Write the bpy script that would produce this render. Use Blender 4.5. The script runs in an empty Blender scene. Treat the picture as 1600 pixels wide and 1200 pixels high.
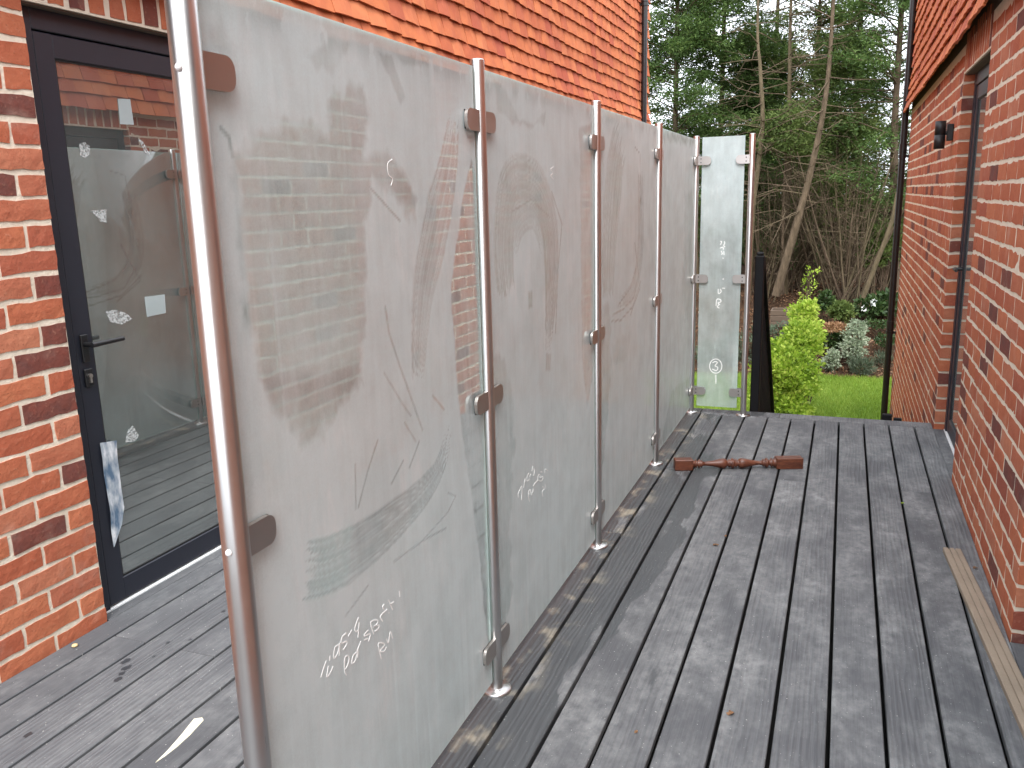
import bpy, math, random
import numpy as np
from mathutils import Matrix, Vector

random.seed(7)
RNG = np.random.default_rng(11)
SC = bpy.context.scene
COL = SC.collection

# ------------------------------------------------------------------ camera
CAM = np.array([0.8649, -0.0865, 1.4985])
RX, RY, RZ = math.radians(77.59), math.radians(-1.441), math.radians(21.356)
FPX = 1326.17                                  # focal length in pixels of a 1600 px wide frame
ROT = (Matrix.Rotation(RZ, 3, 'Z') @ Matrix.Rotation(RX, 3, 'X') @ Matrix.Rotation(RY, 3, 'Z'))
cam_data = bpy.data.cameras.new('camera')
cam = bpy.data.objects.new('camera', cam_data)
COL.objects.link(cam)
cam_data.sensor_width = 36.0
cam_data.lens = FPX / 1600.0 * 36.0
cam_data.clip_start = 0.02
cam_data.clip_end = 600.0
m4 = ROT.to_4x4(); m4.translation = Vector(CAM)
cam.matrix_world = m4
SC.camera = cam

# ------------------------------------------------------------------ sky, sun, exposure (bright overcast)
SUN_EL, SUN_AZ = 55.0, 160.0                   # sun behind thin cloud, high, from behind and to the right
world = bpy.data.worlds.new('World'); SC.world = world; world.use_nodes = True
wn = world.node_tree.nodes; wl = world.node_tree.links; wn.clear()
w_out = wn.new('ShaderNodeOutputWorld'); w_bg = wn.new('ShaderNodeBackground')
w_sky = wn.new('ShaderNodeTexSky'); w_sky.sky_type = 'NISHITA'; w_sky.sun_disc = False
w_sky.sun_elevation = math.radians(SUN_EL); w_sky.sun_rotation = math.radians(SUN_AZ)
w_sky.dust_density = 4.0; w_sky.air_density = 1.0
w_hsv = wn.new('ShaderNodeHueSaturation'); w_hsv.inputs['Saturation'].default_value = 0.12
w_mix = wn.new('ShaderNodeMix'); w_mix.data_type = 'RGBA'; w_mix.inputs['Factor'].default_value = 0.6
w_mix.inputs['B'].default_value = (9.3, 9.9, 10.8, 1)
w_bg.inputs['Strength'].default_value = 0.13
wl.new(w_sky.outputs[0], w_hsv.inputs['Color']); wl.new(w_hsv.outputs[0], w_mix.inputs['A'])
wl.new(w_mix.outputs['Result'], w_bg.inputs['Color']); wl.new(w_bg.outputs[0], w_out.inputs['Surface'])
sun_data = bpy.data.lights.new('sun', 'SUN'); sun_data.energy = 1.2; sun_data.angle = math.radians(25)
sun_data.color = (1.0, 0.98, 0.95)
sun = bpy.data.objects.new('sun', sun_data); COL.objects.link(sun)
sd = Vector((math.sin(math.radians(SUN_AZ)) * math.cos(math.radians(SUN_EL)),
             math.cos(math.radians(SUN_AZ)) * math.cos(math.radians(SUN_EL)), math.sin(math.radians(SUN_EL))))
sun.rotation_euler = sd.to_track_quat('Z', 'Y').to_euler(); sun.location = (0, -4, 12)
SC.view_settings.view_transform = 'Standard'; SC.view_settings.look = 'None'
SC.view_settings.exposure = 1.56; SC.view_settings.gamma = 1.0; SC.view_settings.use_curve_mapping = False
SC.cycles.use_denoising = True
SC.cycles.max_bounces = 10; SC.cycles.transparent_max_bounces = 20
SC.cycles.diffuse_bounces = 4; SC.cycles.glossy_bounces = 4; SC.cycles.transmission_bounces = 6
SC.cycles.sample_clamp_indirect = 6.0


# ------------------------------------------------------------------ picture <-> place
def ray(px, py):
    d = ROT @ Vector(((px - 800) / FPX, -(py - 600) / FPX, -1.0))
    return np.array(d)
def on_axis(px, py, axis, val):
    d = ray(px, py); t = (val - CAM[axis]) / d[axis]
    return CAM + t * d
RT = np.array(ROT).T
def project(p):
    d = RT @ (np.asarray(p, float) - CAM)
    if d[2] > -0.05: return (-9999, -9999, 1)
    return (800 + FPX * d[0] / -d[2], 600 - FPX * d[1] / -d[2], -d[2])


# ------------------------------------------------------------------ object helpers
def link(o): COL.objects.link(o); return o
def tag(o, label, cat, group=None):
    o['label'] = label; o['category'] = cat
    if group: o['group'] = group
    return o
def empty(name, loc):
    o = bpy.data.objects.new(name, None); o.location = loc; o.empty_display_size = .1
    return link(o)
def set_parent(o, p):
    if p is None: return
    o.parent = p
    if p.type == 'EMPTY': o.matrix_parent_inverse = Matrix.Translation(p.location).inverted()
    elif p.get('own_origin'): o.matrix_parent_inverse = Matrix.Translation(p.location).inverted()
def me_from(name, v, f, mats=None, smooth=False, fmat=None):
    me = bpy.data.meshes.new(name)
    me.from_pydata([tuple(map(float, x)) for x in v], [], [tuple(map(int, x)) for x in f])
    for m in (mats if isinstance(mats, (list, tuple)) else [mats]):
        if m: me.materials.append(m)
    if fmat is not None: me.polygons.foreach_set('material_index', fmat)
    if smooth: me.polygons.foreach_set('use_smooth', [True] * len(me.polygons))
    me.update(); return me
def obj(name, v, f, mats, parent=None, smooth=False, fmat=None):
    o = link(bpy.data.objects.new(name, me_from(name, v, f, mats, smooth, fmat)))
    set_parent(o, parent); return o
def struct(o): o['kind'] = 'structure'; return o
def stuff(o): o['kind'] = 'stuff'; return o

class MB:
    """collects primitive shapes into one mesh"""
    def __init__(s): s.v = []; s.f = []; s.sm = []
    def add(s, v, f, smooth=False):
        n = len(s.v); s.v += [tuple(x) for x in v]; s.f += [tuple(i + n for i in q) for q in f]; s.sm += [smooth] * len(f)
    def box(s, x0, x1, y0, y1, z0, z1, b=0.0, M=None):
        if b <= 0:
            v = [(x, y, z) for x in (x0, x1) for y in (y0, y1) for z in (z0, z1)]
            f = [(0, 1, 3, 2), (4, 6, 7, 5), (0, 4, 5, 1), (2, 3, 7, 6), (0, 2, 6, 4), (1, 5, 7, 3)]
        else:
            # chamfered box: each corner becomes three vertices
            v = []; idx = {}
            X = (x0, x1); Y = (y0, y1); Z = (z0, z1)
            for i in (0, 1):
                for j in (0, 1):
                    for k in (0, 1):
                        sx = b if i == 0 else -b; sy = b if j == 0 else -b; sz = b if k == 0 else -b
                        for a, p in enumerate(((X[i], Y[j] + sy, Z[k] + sz), (X[i] + sx, Y[j], Z[k] + sz), (X[i] + sx, Y[j] + sy, Z[k]))):
                            idx[i, j, k, a] = len(v); v.append(p)
            g = lambda i, j, k, a: idx[i, j, k, a]
            f = []
            for i in (0, 1):
                q = [g(i, 0, 0, 0), g(i, 0, 1, 0), g(i, 1, 1, 0), g(i, 1, 0, 0)]; f.append(q if i == 0 else q[::-1])
            for j in (0, 1):
                q = [g(0, j, 0, 1), g(1, j, 0, 1), g(1, j, 1, 1), g(0, j, 1, 1)]; f.append(q if j == 0 else q[::-1])
            for k in (0, 1):
                q = [g(0, 0, k, 2), g(0, 1, k, 2), g(1, 1, k, 2), g(1, 0, k, 2)]; f.append(q if k == 0 else q[::-1])
            for i in (0, 1):
                for j in (0, 1):
                    q = [g(i, j, 0, 0), g(i, j, 1, 0), g(i, j, 1, 1), g(i, j, 0, 1)]; f.append(q if i != j else q[::-1])
            for i in (0, 1):
                for k in (0, 1):
                    q = [g(i, 0, k, 0), g(i, 1, k, 0), g(i, 1, k, 2), g(i, 0, k, 2)]; f.append(q if i == k else q[::-1])
            for j in (0, 1):
                for k in (0, 1):
                    q = [g(0, j, k, 1), g(1, j, k, 1), g(1, j, k, 2), g(0, j, k, 2)]; f.append(q if j != k else q[::-1])
            for i in (0, 1):
                for j in (0, 1):
                    for k in (0, 1):
                        q = [g(i, j, k, 0), g(i, j, k, 1), g(i, j, k, 2)]; f.append(q if (i + j + k) % 2 else q[::-1])
        if M is not None: v = [tuple(M @ Vector(p)) for p in v]
        s.add(v, f)
    def tube(s, pts, rad, n=8, caps=True, smooth=True):
        """round bar through pts; rad is one number or one per point"""
        pts = [Vector(p) for p in pts]; m = len(pts)
        rad = [rad] * m if not hasattr(rad, '__len__') else rad
        v = []; f = []
        t = (pts[1] - pts[0]).normalized()
        a = t.orthogonal().normalized()
        for i, p in enumerate(pts):
            t = (pts[min(i + 1, m - 1)] - pts[max(i - 1, 0)]).normalized()
            a = (a - t * a.dot(t)).normalized(); b = t.cross(a)
            for k in range(n):
                th = 2 * math.pi * k / n
                v.append(tuple(p + (a * math.cos(th) + b * math.sin(th)) * rad[i]))
        for i in range(m - 1):
            for k in range(n):
                f.append((i * n + k, i * n + (k + 1) % n, (i + 1) * n + (k + 1) % n, (i + 1) * n + k))
        s.add(v, f, smooth)
        if caps:
            s.add(v[:n], [tuple(range(n))[::-1]]); s.add(v[-n:], [tuple(range(n))])
    def lathe(s, prof, n=24, M=None, smooth=True):
        """profile of (radius, height) turned round z"""
        v = []; f = []
        for r, z in prof:
            for k in range(n):
                th = 2 * math.pi * k / n; v.append((r * math.cos(th), r * math.sin(th), z))
        for i in range(len(prof) - 1):
            for k in range(n):
                f.append((i * n + k, i * n + (k + 1) % n, (i + 1) * n + (k + 1) % n, (i + 1) * n + k))
        if M is not None: v = [tuple(M @ Vector(p)) for p in v]
        s.add(v, f, smooth)
        s.add(v[:n], [tuple(range(n))[::-1]]); s.add(v[-n:], [tuple(range(n))])
    def prism(s, poly, axis, a0, a1):
        """polygon in the plane across axis, extruded from a0 to a1"""
        n = len(poly)
        def P(p, a): return {0: (a, p[0], p[1]), 1: (p[0], a, p[1]), 2: (p[0], p[1], a)}[axis]
        v = [P(p, a0) for p in poly] + [P(p, a1) for p in poly]
        f = [tuple(range(n))[::-1], tuple(range(n, 2 * n))] + [(i, (i + 1) % n, n + (i + 1) % n, n + i) for i in range(n)]
        s.add(v, f)
    def build(s, name, mat, parent=None):
        o = obj(name, s.v, s.f, mat, parent)
        o.data.polygons.foreach_set('use_smooth', s.sm)
        return o

def np_mesh(name, V, F, mat, smooth=False):
    """big meshes straight from arrays; F is (n,3) or (n,4)"""
    me = bpy.data.meshes.new(name); V = np.asarray(V, np.float32); F = np.asarray(F, np.int32); k = F.shape[1]
    me.vertices.add(len(V)); me.vertices.foreach_set('co', V.ravel())
    me.loops.add(F.size); me.loops.foreach_set('vertex_index', F.ravel())
    me.polygons.add(len(F)); me.polygons.foreach_set('loop_start', np.arange(len(F), dtype=np.int32) * k)
    if smooth: me.polygons.foreach_set('use_smooth', np.ones(len(F), bool))
    for m in (mat if isinstance(mat, (list, tuple)) else [mat]): me.materials.append(m)
    me.update(calc_edges=True); return me


# ------------------------------------------------------------------ materials
def nt(name):
    m = bpy.data.materials.new(name); m.use_nodes = True
    n = m.node_tree.nodes; l = m.node_tree.links; n.clear()
    out = n.new('ShaderNodeOutputMaterial')
    return m, n, l, out
def N(n, t, **kw):
    x = n.new('ShaderNode' + t)
    for k, v in kw.items():
        if hasattr(x, k) and k not in x.inputs: setattr(x, k, v)
        else: x.inputs[k].default_value = v
    return x
def ramp(n, stops, interp='LINEAR'):
    r = n.new('ShaderNodeValToRGB'); e = r.color_ramp.elements; r.color_ramp.interpolation = interp
    while len(e) < len(stops): e.new(0.5)
    for i, (p, c) in enumerate(stops):
        e[i].position = p; e[i].color = (*c, 1) if len(c) == 3 else c
    return r
def mapping(n, l, scale, src='world', rot=(0, 0, 0)):
    if src == 'world':
        g = n.new('ShaderNodeNewGeometry'); o = g.outputs['Position']
    else:
        g = n.new('ShaderNodeTexCoord'); o = g.outputs['Object']
    mp = n.new('ShaderNodeMapping'); mp.inputs['Scale'].default_value = scale; mp.inputs['Rotation'].default_value = rot
    l.new(o, mp.inputs['Vector']); return mp.outputs['Vector']
def noise(n, l, vec, scale, detail=4, rough=.55):
    x = n.new('ShaderNodeTexNoise'); x.inputs['Scale'].default_value = scale
    x.inputs['Detail'].default_value = detail; x.inputs['Roughness'].default_value = rough
    l.new(vec, x.inputs['Vector']); return x.outputs['Fac']
def mixc(n, l, fac, a, b, mode='MIX'):
    x = n.new('ShaderNodeMix'); x.data_type = 'RGBA'; x.blend_type = mode
    for k, s in (('Factor', fac), ('A', a), ('B', b)):
        if hasattr(s, 'links'): l.new(s, x.inputs[k])
        elif k == 'Factor': x.inputs[k].default_value = s
        else: x.inputs[k].default_value = (*s, 1)
    return x.outputs['Result']
def math_(n, l, op, a, b=None, c=None, clamp=False):
    x = n.new('ShaderNodeMath'); x.operation = op; x.use_clamp = clamp
    for i, s in enumerate((a, b, c)):
        if s is None: continue
        if hasattr(s, 'links'): l.new(s, x.inputs[i])
        else: x.inputs[i].default_value = s
    return x.outputs[0]
def maprange(n, l, v, a, b, c=0., d=1.):
    x = n.new('ShaderNodeMapRange'); l.new(v, x.inputs[0])
    for i, s in enumerate((a, b, c, d)): x.inputs[i + 1].default_value = s
    return x.outputs[0]
def rnd(n, l):
    """a number per piece, whether the piece is its own object or an island of a joined mesh"""
    oi = n.new('ShaderNodeObjectInfo'); g = n.new('ShaderNodeNewGeometry')
    s = math_(n, l, 'ADD', oi.outputs['Random'], g.outputs['Random Per Island'])
    return math_(n, l, 'FRACT', s)
def bump(n, l, h, strength, dist=.01):
    b = n.new('ShaderNodeBump'); b.inputs['Strength'].default_value = strength; b.inputs['Distance'].default_value = dist
    l.new(h, b.inputs['Height']); return b.outputs['Normal']
def principled(n, l, out, color, rough, normal=None, metal=0., spec=.5):
    p = n.new('ShaderNodeBsdfPrincipled')
    for k, s in (('Base Color', color), ('Roughness', rough)):
        if hasattr(s, 'links'): l.new(s, p.inputs[k])
        elif k == 'Base Color': p.inputs[k].default_value = (*s, 1)
        else: p.inputs[k].default_value = s
    p.inputs['Metallic'].default_value = metal; p.inputs['Specular IOR Level'].default_value = spec
    if normal is not None: l.new(normal, p.inputs['Normal'])
    l.new(p.outputs[0], out.inputs['Surface']); return p
MATS = {}
def plain(name, col, rough=.6, metal=0., bscale=0, bstr=.2, var=.12, spec=.5):
    m, n, l, out = nt(name)
    v = mapping(n, l, (1, 1, 1)); f = noise(n, l, v, 9, 5)
    c = mixc(n, l, f, tuple(x * (1 - var) for x in col), tuple(min(1, x * (1 + var)) for x in col))
    nm = bump(n, l, noise(n, l, v, bscale, 3), bstr, .004) if bscale else None
    principled(n, l, out, c, rough, nm, metal, spec); MATS[name] = m; return m

def brick_mat():
    m, n, l, out = nt('brick'); r = rnd(n, l); v = mapping(n, l, (1, 1, 1))
    base = ramp(n, [(0, (.43, .130, .066)), (.3, (.49, .165, .082)), (.55, (.39, .108, .056)), (.76, (.48, .185, .105)), (.895, (.35, .095, .055)), (.91, (.125, .052, .046)), (1, (.15, .058, .046))])
    l.new(r, base.inputs[0])
    f1 = noise(n, l, v, 14, 5, .65); f2 = noise(n, l, v, 70, 4, .6)
    c = mixc(n, l, maprange(n, l, f1, .35, .7), base.outputs[0], (.30, .06, .032), 'MIX')
    mm = n.new('ShaderNodeMix'); mm.data_type = 'RGBA'; mm.inputs['Factor'].default_value = .4
    l.new(base.outputs[0], mm.inputs['A']); l.new(c, mm.inputs['B'])
    c2 = mixc(n, l, maprange(n, l, f2, .58, .8, 0, .35), mm.outputs['Result'], (.56, .30, .20))
    f3 = noise(n, l, v, 6, 3); c3 = mixc(n, l, maprange(n, l, f3, .60, .82, 0, .35), c2, (.55, .40, .32))
    f4 = noise(n, l, v, 160, 2); c4 = mixc(n, l, maprange(n, l, f4, .64, .75, 0, .6), c3, (.10, .03, .02))
    h = math_(n, l, 'ADD', f1, math_(n, l, 'MULTIPLY', f2, .5))
    principled(n, l, out, c4, .9, bump(n, l, h, .6, .007), spec=.2); MATS['brick'] = m
def mortar_mat():
    m, n, l, out = nt('mortar'); v = mapping(n, l, (1, 1, 1)); f = noise(n, l, v, 30, 5)
    c = mixc(n, l, f, (.56, .47, .36), (.84, .75, .62))
    principled(n, l, out, c, .95, bump(n, l, noise(n, l, v, 90, 4), .6, .004), spec=.15); MATS['mortar'] = m
def tile_mat():
    m, n, l, out = nt('clay_tile'); r = rnd(n, l); v = mapping(n, l, (1, 1, 1))
    base = ramp(n, [(0, (.47, .14, .055)), (.25, (.54, .17, .066)), (.5, (.42, .11, .046)), (.72, (.56, .19, .078)), (.9, (.37, .085, .045)), (1, (.44, .12, .06))]); l.new(r, base.inputs[0])
    f1 = noise(n, l, v, 8, 5, .6); f2 = noise(n, l, mapping(n, l, (1, 1, .25)), 45, 4)
    c = mixc(n, l, maprange(n, l, f1, .42, .72, 0, .55), base.outputs[0], (.30, .07, .04))
    c = mixc(n, l, maprange(n, l, f2, .58, .8, 0, .4), c, (.62, .27, .14))
    principled(n, l, out, c, .85, bump(n, l, f2, .4, .006), spec=.25); MATS['clay_tile'] = m
def deck_mat():
    m, n, l, out = nt('composite_board')
    r = rnd(n, l); geo = n.new('ShaderNodeNewGeometry')
    sep = n.new('ShaderNodeSeparateXYZ'); l.new(geo.outputs['Position'], sep.inputs[0])
    # every board gets its own piece of grain
    comb = n.new('ShaderNodeCombineXYZ')
    l.new(math_(n, l, 'ADD', sep.outputs['X'], math_(n, l, 'MULTIPLY', r, 37.)), comb.inputs['X'])
    l.new(math_(n, l, 'ADD', sep.outputs['Y'], math_(n, l, 'MULTIPLY', r, 91.)), comb.inputs['Y'])
    def mp(sc):
        x = n.new('ShaderNodeMapping'); x.inputs['Scale'].default_value = sc; l.new(comb.outputs[0], x.inputs['Vector']); return x.outputs[0]
    # embossed flat-sawn grain: strongly distorted bands
    wv = n.new('ShaderNodeTexWave'); wv.wave_type = 'BANDS'; wv.bands_direction = 'X'
    wv.inputs['Scale'].default_value = 17; wv.inputs['Distortion'].default_value = 11; wv.inputs['Detail'].default_value = 3.5
    wv.inputs['Detail Scale'].default_value = .9; l.new(mp((1, .11, 1)), wv.inputs['Vector'])
    fine = noise(n, l, mp((1, .02, 1)), 190, 3, .7)
    deep = maprange(n, l, r, .56, .64, .12, .8)
    h = math_(n, l, 'ADD', math_(n, l, 'MULTIPLY', math_(n, l, 'MULTIPLY', wv.outputs['Fac'], deep), .9), math_(n, l, 'MULTIPLY', fine, .8))
    dry = mixc(n, l, r, (.088, .090, .097), (.128, .130, .137))
    dry = mixc(n, l, maprange(n, l, fine, .35, .7, 0, .6), dry, (.055, .057, .062))
    dry = mixc(n, l, math_(n, l, 'MULTIPLY', maprange(n, l, wv.outputs['Fac'], .55, .95, 0, .45), deep), dry, (.052, .054, .060))
    # dried dust and footprints
    d1 = noise(n, l, mp((1, .45, 1)), 5.5, 6, .62); d2 = noise(n, l, mp((1, .7, 1)), 24, 5, .7)
    dust = math_(n, l, 'MULTIPLY', maprange(n, l, d1, .40, .66), maprange(n, l, d2, .30, .66))
    dust = math_(n, l, 'MULTIPLY', dust, maprange(n, l, sep.outputs['X'], -1.3, .5, .38, .80))
    col = mixc(n, l, dust, dry, (.30, .303, .30))
    # damp tongues along the screen
    wnz = noise(n, l, mp((1, .22, 1)), 5.0, 5, .6); wlow = noise(n, l, mapping(n, l, (1, .6, 1)), 1.6, 2)
    near = maprange(n, l, sep.outputs['X'], .05, .75, .16, -.22)
    near = math_(n, l, 'SUBTRACT', near, maprange(n, l, sep.outputs['X'], -.12, -.3, 0., .35))
    wet = math_(n, l, 'ADD', math_(n, l, 'ADD', math_(n, l, 'MULTIPLY', wnz, .75), math_(n, l, 'MULTIPLY', wlow, .35)), near)
    wet = maprange(n, l, wet, .63, .645)
    col = mixc(n, l, math_(n, l, 'MULTIPLY', wet, .85), col, (.052, .056, .060))
    # yellowish splash marks beside the screen
    sp = math_(n, l, 'MULTIPLY', maprange(n, l, noise(n, l, mp((1, .8, 1)), 10, 5), .52, .68, 0, .55), maprange(n, l, math_(n, l, 'ABSOLUTE', math_(n, l, 'ADD', sep.outputs['X'], .045)), .03, .12, 1., 0.))
    col = mixc(n, l, sp, col, (.42, .37, .28))
    speck = maprange(n, l, noise(n, l, mp((1, 1, 1)), 120, 1), .735, .76, 0, .8); col = mixc(n, l, speck, col, (.45, .45, .43))
    rough = maprange(n, l, wet, 0, 1, .76, .40)
    principled(n, l, out, col, rough, bump(n, l, h, .55, .004), spec=.4); MATS['board'] = m
def steel_mat():
    m, n, l, out = nt('brushed_steel')
    f = noise(n, l, mapping(n, l, (1, 1, .015)), 420, 2); g = noise(n, l, mapping(n, l, (1, 1, 1)), 12, 4)
    c = mixc(n, l, g, (.52, .515, .505), (.64, .635, .625))
    p = principled(n, l, out, c, maprange(n, l, f, .2, .8, .27, .35), None, 1.0)
    MATS['steel'] = m
def frosted_mat():
    m, n, l, out = nt('dusty_frosted_glass')
    at = n.new('ShaderNodeAttribute'); at.attribute_name = 'dust'
    v = mapping(n, l, (1, 1, 1)); f1 = noise(n, l, v, 9, 6, .65); f2 = noise(n, l, mapping(n, l, (1, 1, .08)), 60, 3); f3 = noise(n, l, v, 260, 2)
    d = math_(n, l, 'ADD', at.outputs['Fac'], maprange(n, l, f1, .25, .75, -.09, .11))
    d = math_(n, l, 'ADD', d, maprange(n, l, f2, .3, .7, -.035, .035)); d = math_(n, l, 'ADD', d, maprange(n, l, f3, .3, .7, -.03, .03), clamp=True)
    dif = N(n, 'BsdfDiffuse'); tr = N(n, 'BsdfTranslucent')
    dif.inputs['Color'].default_value = (.705, .79, .80, 1); tr.inputs['Color'].default_value = (.74, .87, .88, 1)
    # chalky dried runs over a greyer film
    chalk = math_(n, l, 'MULTIPLY', maprange(n, l, noise(n, l, v, 5, 5, .6), .42, .66), maprange(n, l, noise(n, l, mapping(n, l, (1, 1, .22)), 34, 5, .7), .45, .68))
    l.new(mixc(n, l, chalk, (.70, .785, .795), (.88, .90, .90)), dif.inputs['Color'])
    mx = N(n, 'MixShader'); mx.inputs[0].default_value = .5; l.new(dif.outputs[0], mx.inputs[1]); l.new(tr.outputs[0], mx.inputs[2])
    tp = N(n, 'BsdfTransparent'); tp.inputs['Color'].default_value = (.86, .93, .91, 1)
    m2 = N(n, 'MixShader'); l.new(d, m2.inputs[0]); l.new(tp.outputs[0], m2.inputs[1]); l.new(mx.outputs[0], m2.inputs[2])
    gl = N(n, 'BsdfGlossy'); gl.inputs['Roughness'].default_value = .22
    fr = N(n, 'Fresnel', IOR=1.45); fac = math_(n, l, 'MULTIPLY', fr.outputs[0], .45)
    m3 = N(n, 'MixShader'); l.new(fac, m3.inputs[0]); l.new(m2.outputs[0], m3.inputs[1]); l.new(gl.outputs[0], m3.inputs[2])
    l.new(m3.outputs[0], out.inputs['Surface']); MATS['frost'] = m
    # the clear rear face and the polished edge of the pane
    m, n, l, out = nt('glass_rear'); tp = N(n, 'BsdfTransparent'); tp.inputs['Color'].default_value = (.94, .985, .975, 1)
    gl = N(n, 'BsdfGlossy'); gl.inputs['Roughness'].default_value = .04; fr = N(n, 'Fresnel', IOR=1.45)
    mx = N(n, 'MixShader'); l.new(math_(n, l, 'MULTIPLY', fr.outputs[0], .6), mx.inputs[0]); l.new(tp.outputs[0], mx.inputs[1]); l.new(gl.outputs[0], mx.inputs[2])
    l.new(mx.outputs[0], out.inputs['Surface']); MATS['glass_rear'] = m
    m, n, l, out = nt('glass_edge'); dif = N(n, 'BsdfDiffuse'); tr = N(n, 'BsdfTranslucent')
    dif.inputs['Color'].default_value = (.50, .66, .62, 1); tr.inputs['Color'].default_value = (.55, .78, .73, 1)
    mx = N(n, 'MixShader'); mx.inputs[0].default_value = .5; l.new(dif.outputs[0], mx.inputs[1]); l.new(tr.outputs[0], mx.inputs[2])
    gl = N(n, 'BsdfGlossy'); gl.inputs['Roughness'].default_value = .15
    m3 = N(n, 'MixShader'); m3.inputs[0].default_value = .15; l.new(mx.outputs[0], m3.inputs[1]); l.new(gl.outputs[0], m3.inputs[2])
    l.new(m3.outputs[0], out.inputs['Surface']); MATS['glass_edge'] = m
def pane_mat():
    m, n, l, out = nt('double_glazing')
    tp = N(n, 'BsdfTransparent'); tp.inputs['Color'].default_value = (.52, .56, .54, 1)
    gl = N(n, 'BsdfGlossy'); gl.inputs['Roughness'].default_value = .0; gl.inputs['Color'].default_value = (.93, .97, .95, 1)
    fr = N(n, 'Fresnel', IOR=1.52); fac = math_(n, l, 'ADD', math_(n, l, 'MULTIPLY', fr.outputs[0], 3.8), .24, clamp=True)
    mx = N(n, 'MixShader'); l.new(fac, mx.inputs[0]); l.new(tp.outputs[0], mx.inputs[1]); l.new(gl.outputs[0], mx.inputs[2])
    hz = N(n, 'BsdfDiffuse'); hz.inputs['Color'].default_value = (.50, .56, .54, 1); v = mapping(n, l, (1, 1, 1))
    m2 = N(n, 'MixShader'); l.new(maprange(n, l, noise(n, l, v, 5, 5, .6), .3, .7, .05, .12), m2.inputs[0]); l.new(mx.outputs[0], m2.inputs[1]); l.new(hz.outputs[0], m2.inputs[2])
    l.new(m2.outputs[0], out.inputs['Surface']); MATS['pane'] = m
def leaf_mat(name, a, b, c3, trans=.35, rough=.6):
    m, n, l, out = nt(name); r = rnd(n, l)
    v = mapping(n, l, (1, 1, 1)); big = noise(n, l, v, 1.1, 3)
    rr = ramp(n, [(0, a), (.5, b), (1, c3)])
    l.new(math_(n, l, 'ADD', math_(n, l, 'MULTIPLY', r, .6), maprange(n, l, big, .3, .7, 0, .4), clamp=True), rr.inputs[0])
    p = n.new('ShaderNodeBsdfPrincipled'); l.new(rr.outputs[0], p.inputs['Base Color']); p.inputs['Roughness'].default_value = rough
    p.inputs['Specular IOR Level'].default_value = .3
    t = N(n, 'BsdfTranslucent'); l.new(rr.outputs[0], t.inputs['Color'])
    mx = N(n, 'MixShader'); mx.inputs[0].default_value = trans; l.new(p.outputs[0], mx.inputs[1]); l.new(t.outputs[0], mx.inputs[2])
    l.new(mx.outputs[0], out.inputs['Surface']); MATS[name] = m
def wood_mat():
    m, n, l, out = nt('mahogany'); v = mapping(n, l, (1, 12, 12), 'object'); f = noise(n, l, v, 5, 5, .6)
    c = ramp(n, [(.25, (.050, .014, .008)), (.55, (.125, .038, .018)), (.8, (.21, .078, .036))]); l.new(f, c.inputs[0])
    principled(n, l, out, c.outputs[0], .42, bump(n, l, f, .12, .003)); MATS['mahogany'] = m
def soil_mat():
    m, n, l, out = nt('leaf_litter'); v = mapping(n, l, (1, 1, 1)); f = noise(n, l, v, 9, 6, .7); g = noise(n, l, v, 45, 3)
    c = ramp(n, [(.3, (.020, .014, .010)), (.5, (.055, .032, .020)), (.65, (.13, .075, .045)), (.8, (.22, .14, .09))])
    l.new(math_(n, l, 'ADD', math_(n, l, 'MULTIPLY', f, .5), math_(n, l, 'MULTIPLY', g, .5)), c.inputs[0])
    principled(n, l, out, c.outputs[0], .95, bump(n, l, g, .9, .04), spec=.1); MATS['soil'] = m
def bark_mat():
    m, n, l, out = nt('bark'); r = rnd(n, l); v = mapping(n, l, (1, 1, .25)); f = noise(n, l, v, 18, 5, .65)
    c = ramp(n, [(.25, (.045, .032, .023)), (.55, (.12, .085, .060)), (.8, (.24, .175, .125))]); l.new(f, c.inputs[0])
    c2 = mixc(n, l, maprange(n, l, r, 0, 1, 0, .45), c.outputs[0], (.13, .115, .06))
    principled(n, l, out, c2, .95, bump(n, l, f, .8, .03), spec=.15); MATS['bark'] = m
def film_mat():
    m, n, l, out = nt('protective_film'); v = mapping(n, l, (1, 1, .4)); f = noise(n, l, v, 26, 4)
    c = ramp(n, [(.35, (.10, .16, .24)), (.52, (.42, .46, .50)), (.62, (.72, .74, .76)), (.75, (.30, .24, .19))]); l.new(f, c.inputs[0])
    principled(n, l, out, c.outputs[0], .22, bump(n, l, f, .6, .006)); MATS['film'] = m

brick_mat(); mortar_mat(); tile_mat(); deck_mat(); steel_mat(); frosted_mat(); pane_mat(); wood_mat(); soil_mat(); bark_mat(); film_mat()
plain('anthracite', (.018, .020, .030), .38, bscale=300, bstr=.08)
plain('black_plastic', (.010, .010, .011), .35)
plain('black_metal', (.009, .009, .010), .5)
plain('white_plastic', (.75, .76, .76), .4)
plain('clamp_steel', (.58, .54, .51), .36, 1.0)
plain('chalk', (.86, .88, .87), .8)
plain('pale_patch', (.36, .41, .41), .5)
def tape_mat():
    m, n, l, out = nt('tape'); v = mapping(n, l, (1, 1, 1)); f = noise(n, l, v, 130, 3, .7)
    dif = N(n, 'BsdfDiffuse'); dif.inputs['Color'].default_value = (.62, .64, .63, 1); tp = N(n, 'BsdfTransparent')
    mx = N(n, 'MixShader'); l.new(maprange(n, l, f, .42, .62, .05, .75), mx.inputs[0]); l.new(tp.outputs[0], mx.inputs[1]); l.new(dif.outputs[0], mx.inputs[2])
    l.new(mx.outputs[0], out.inputs['Surface']); MATS['tape'] = m
tape_mat()
plain('plaster', (.48, .48, .46), .9)
plain('floor_board', (.10, .085, .07), .6)
plain('gasket', (.006, .006, .006), .7)
plain('batten', (.27, .21, .155), .75, bscale=140, bstr=.4, var=.25)
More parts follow.
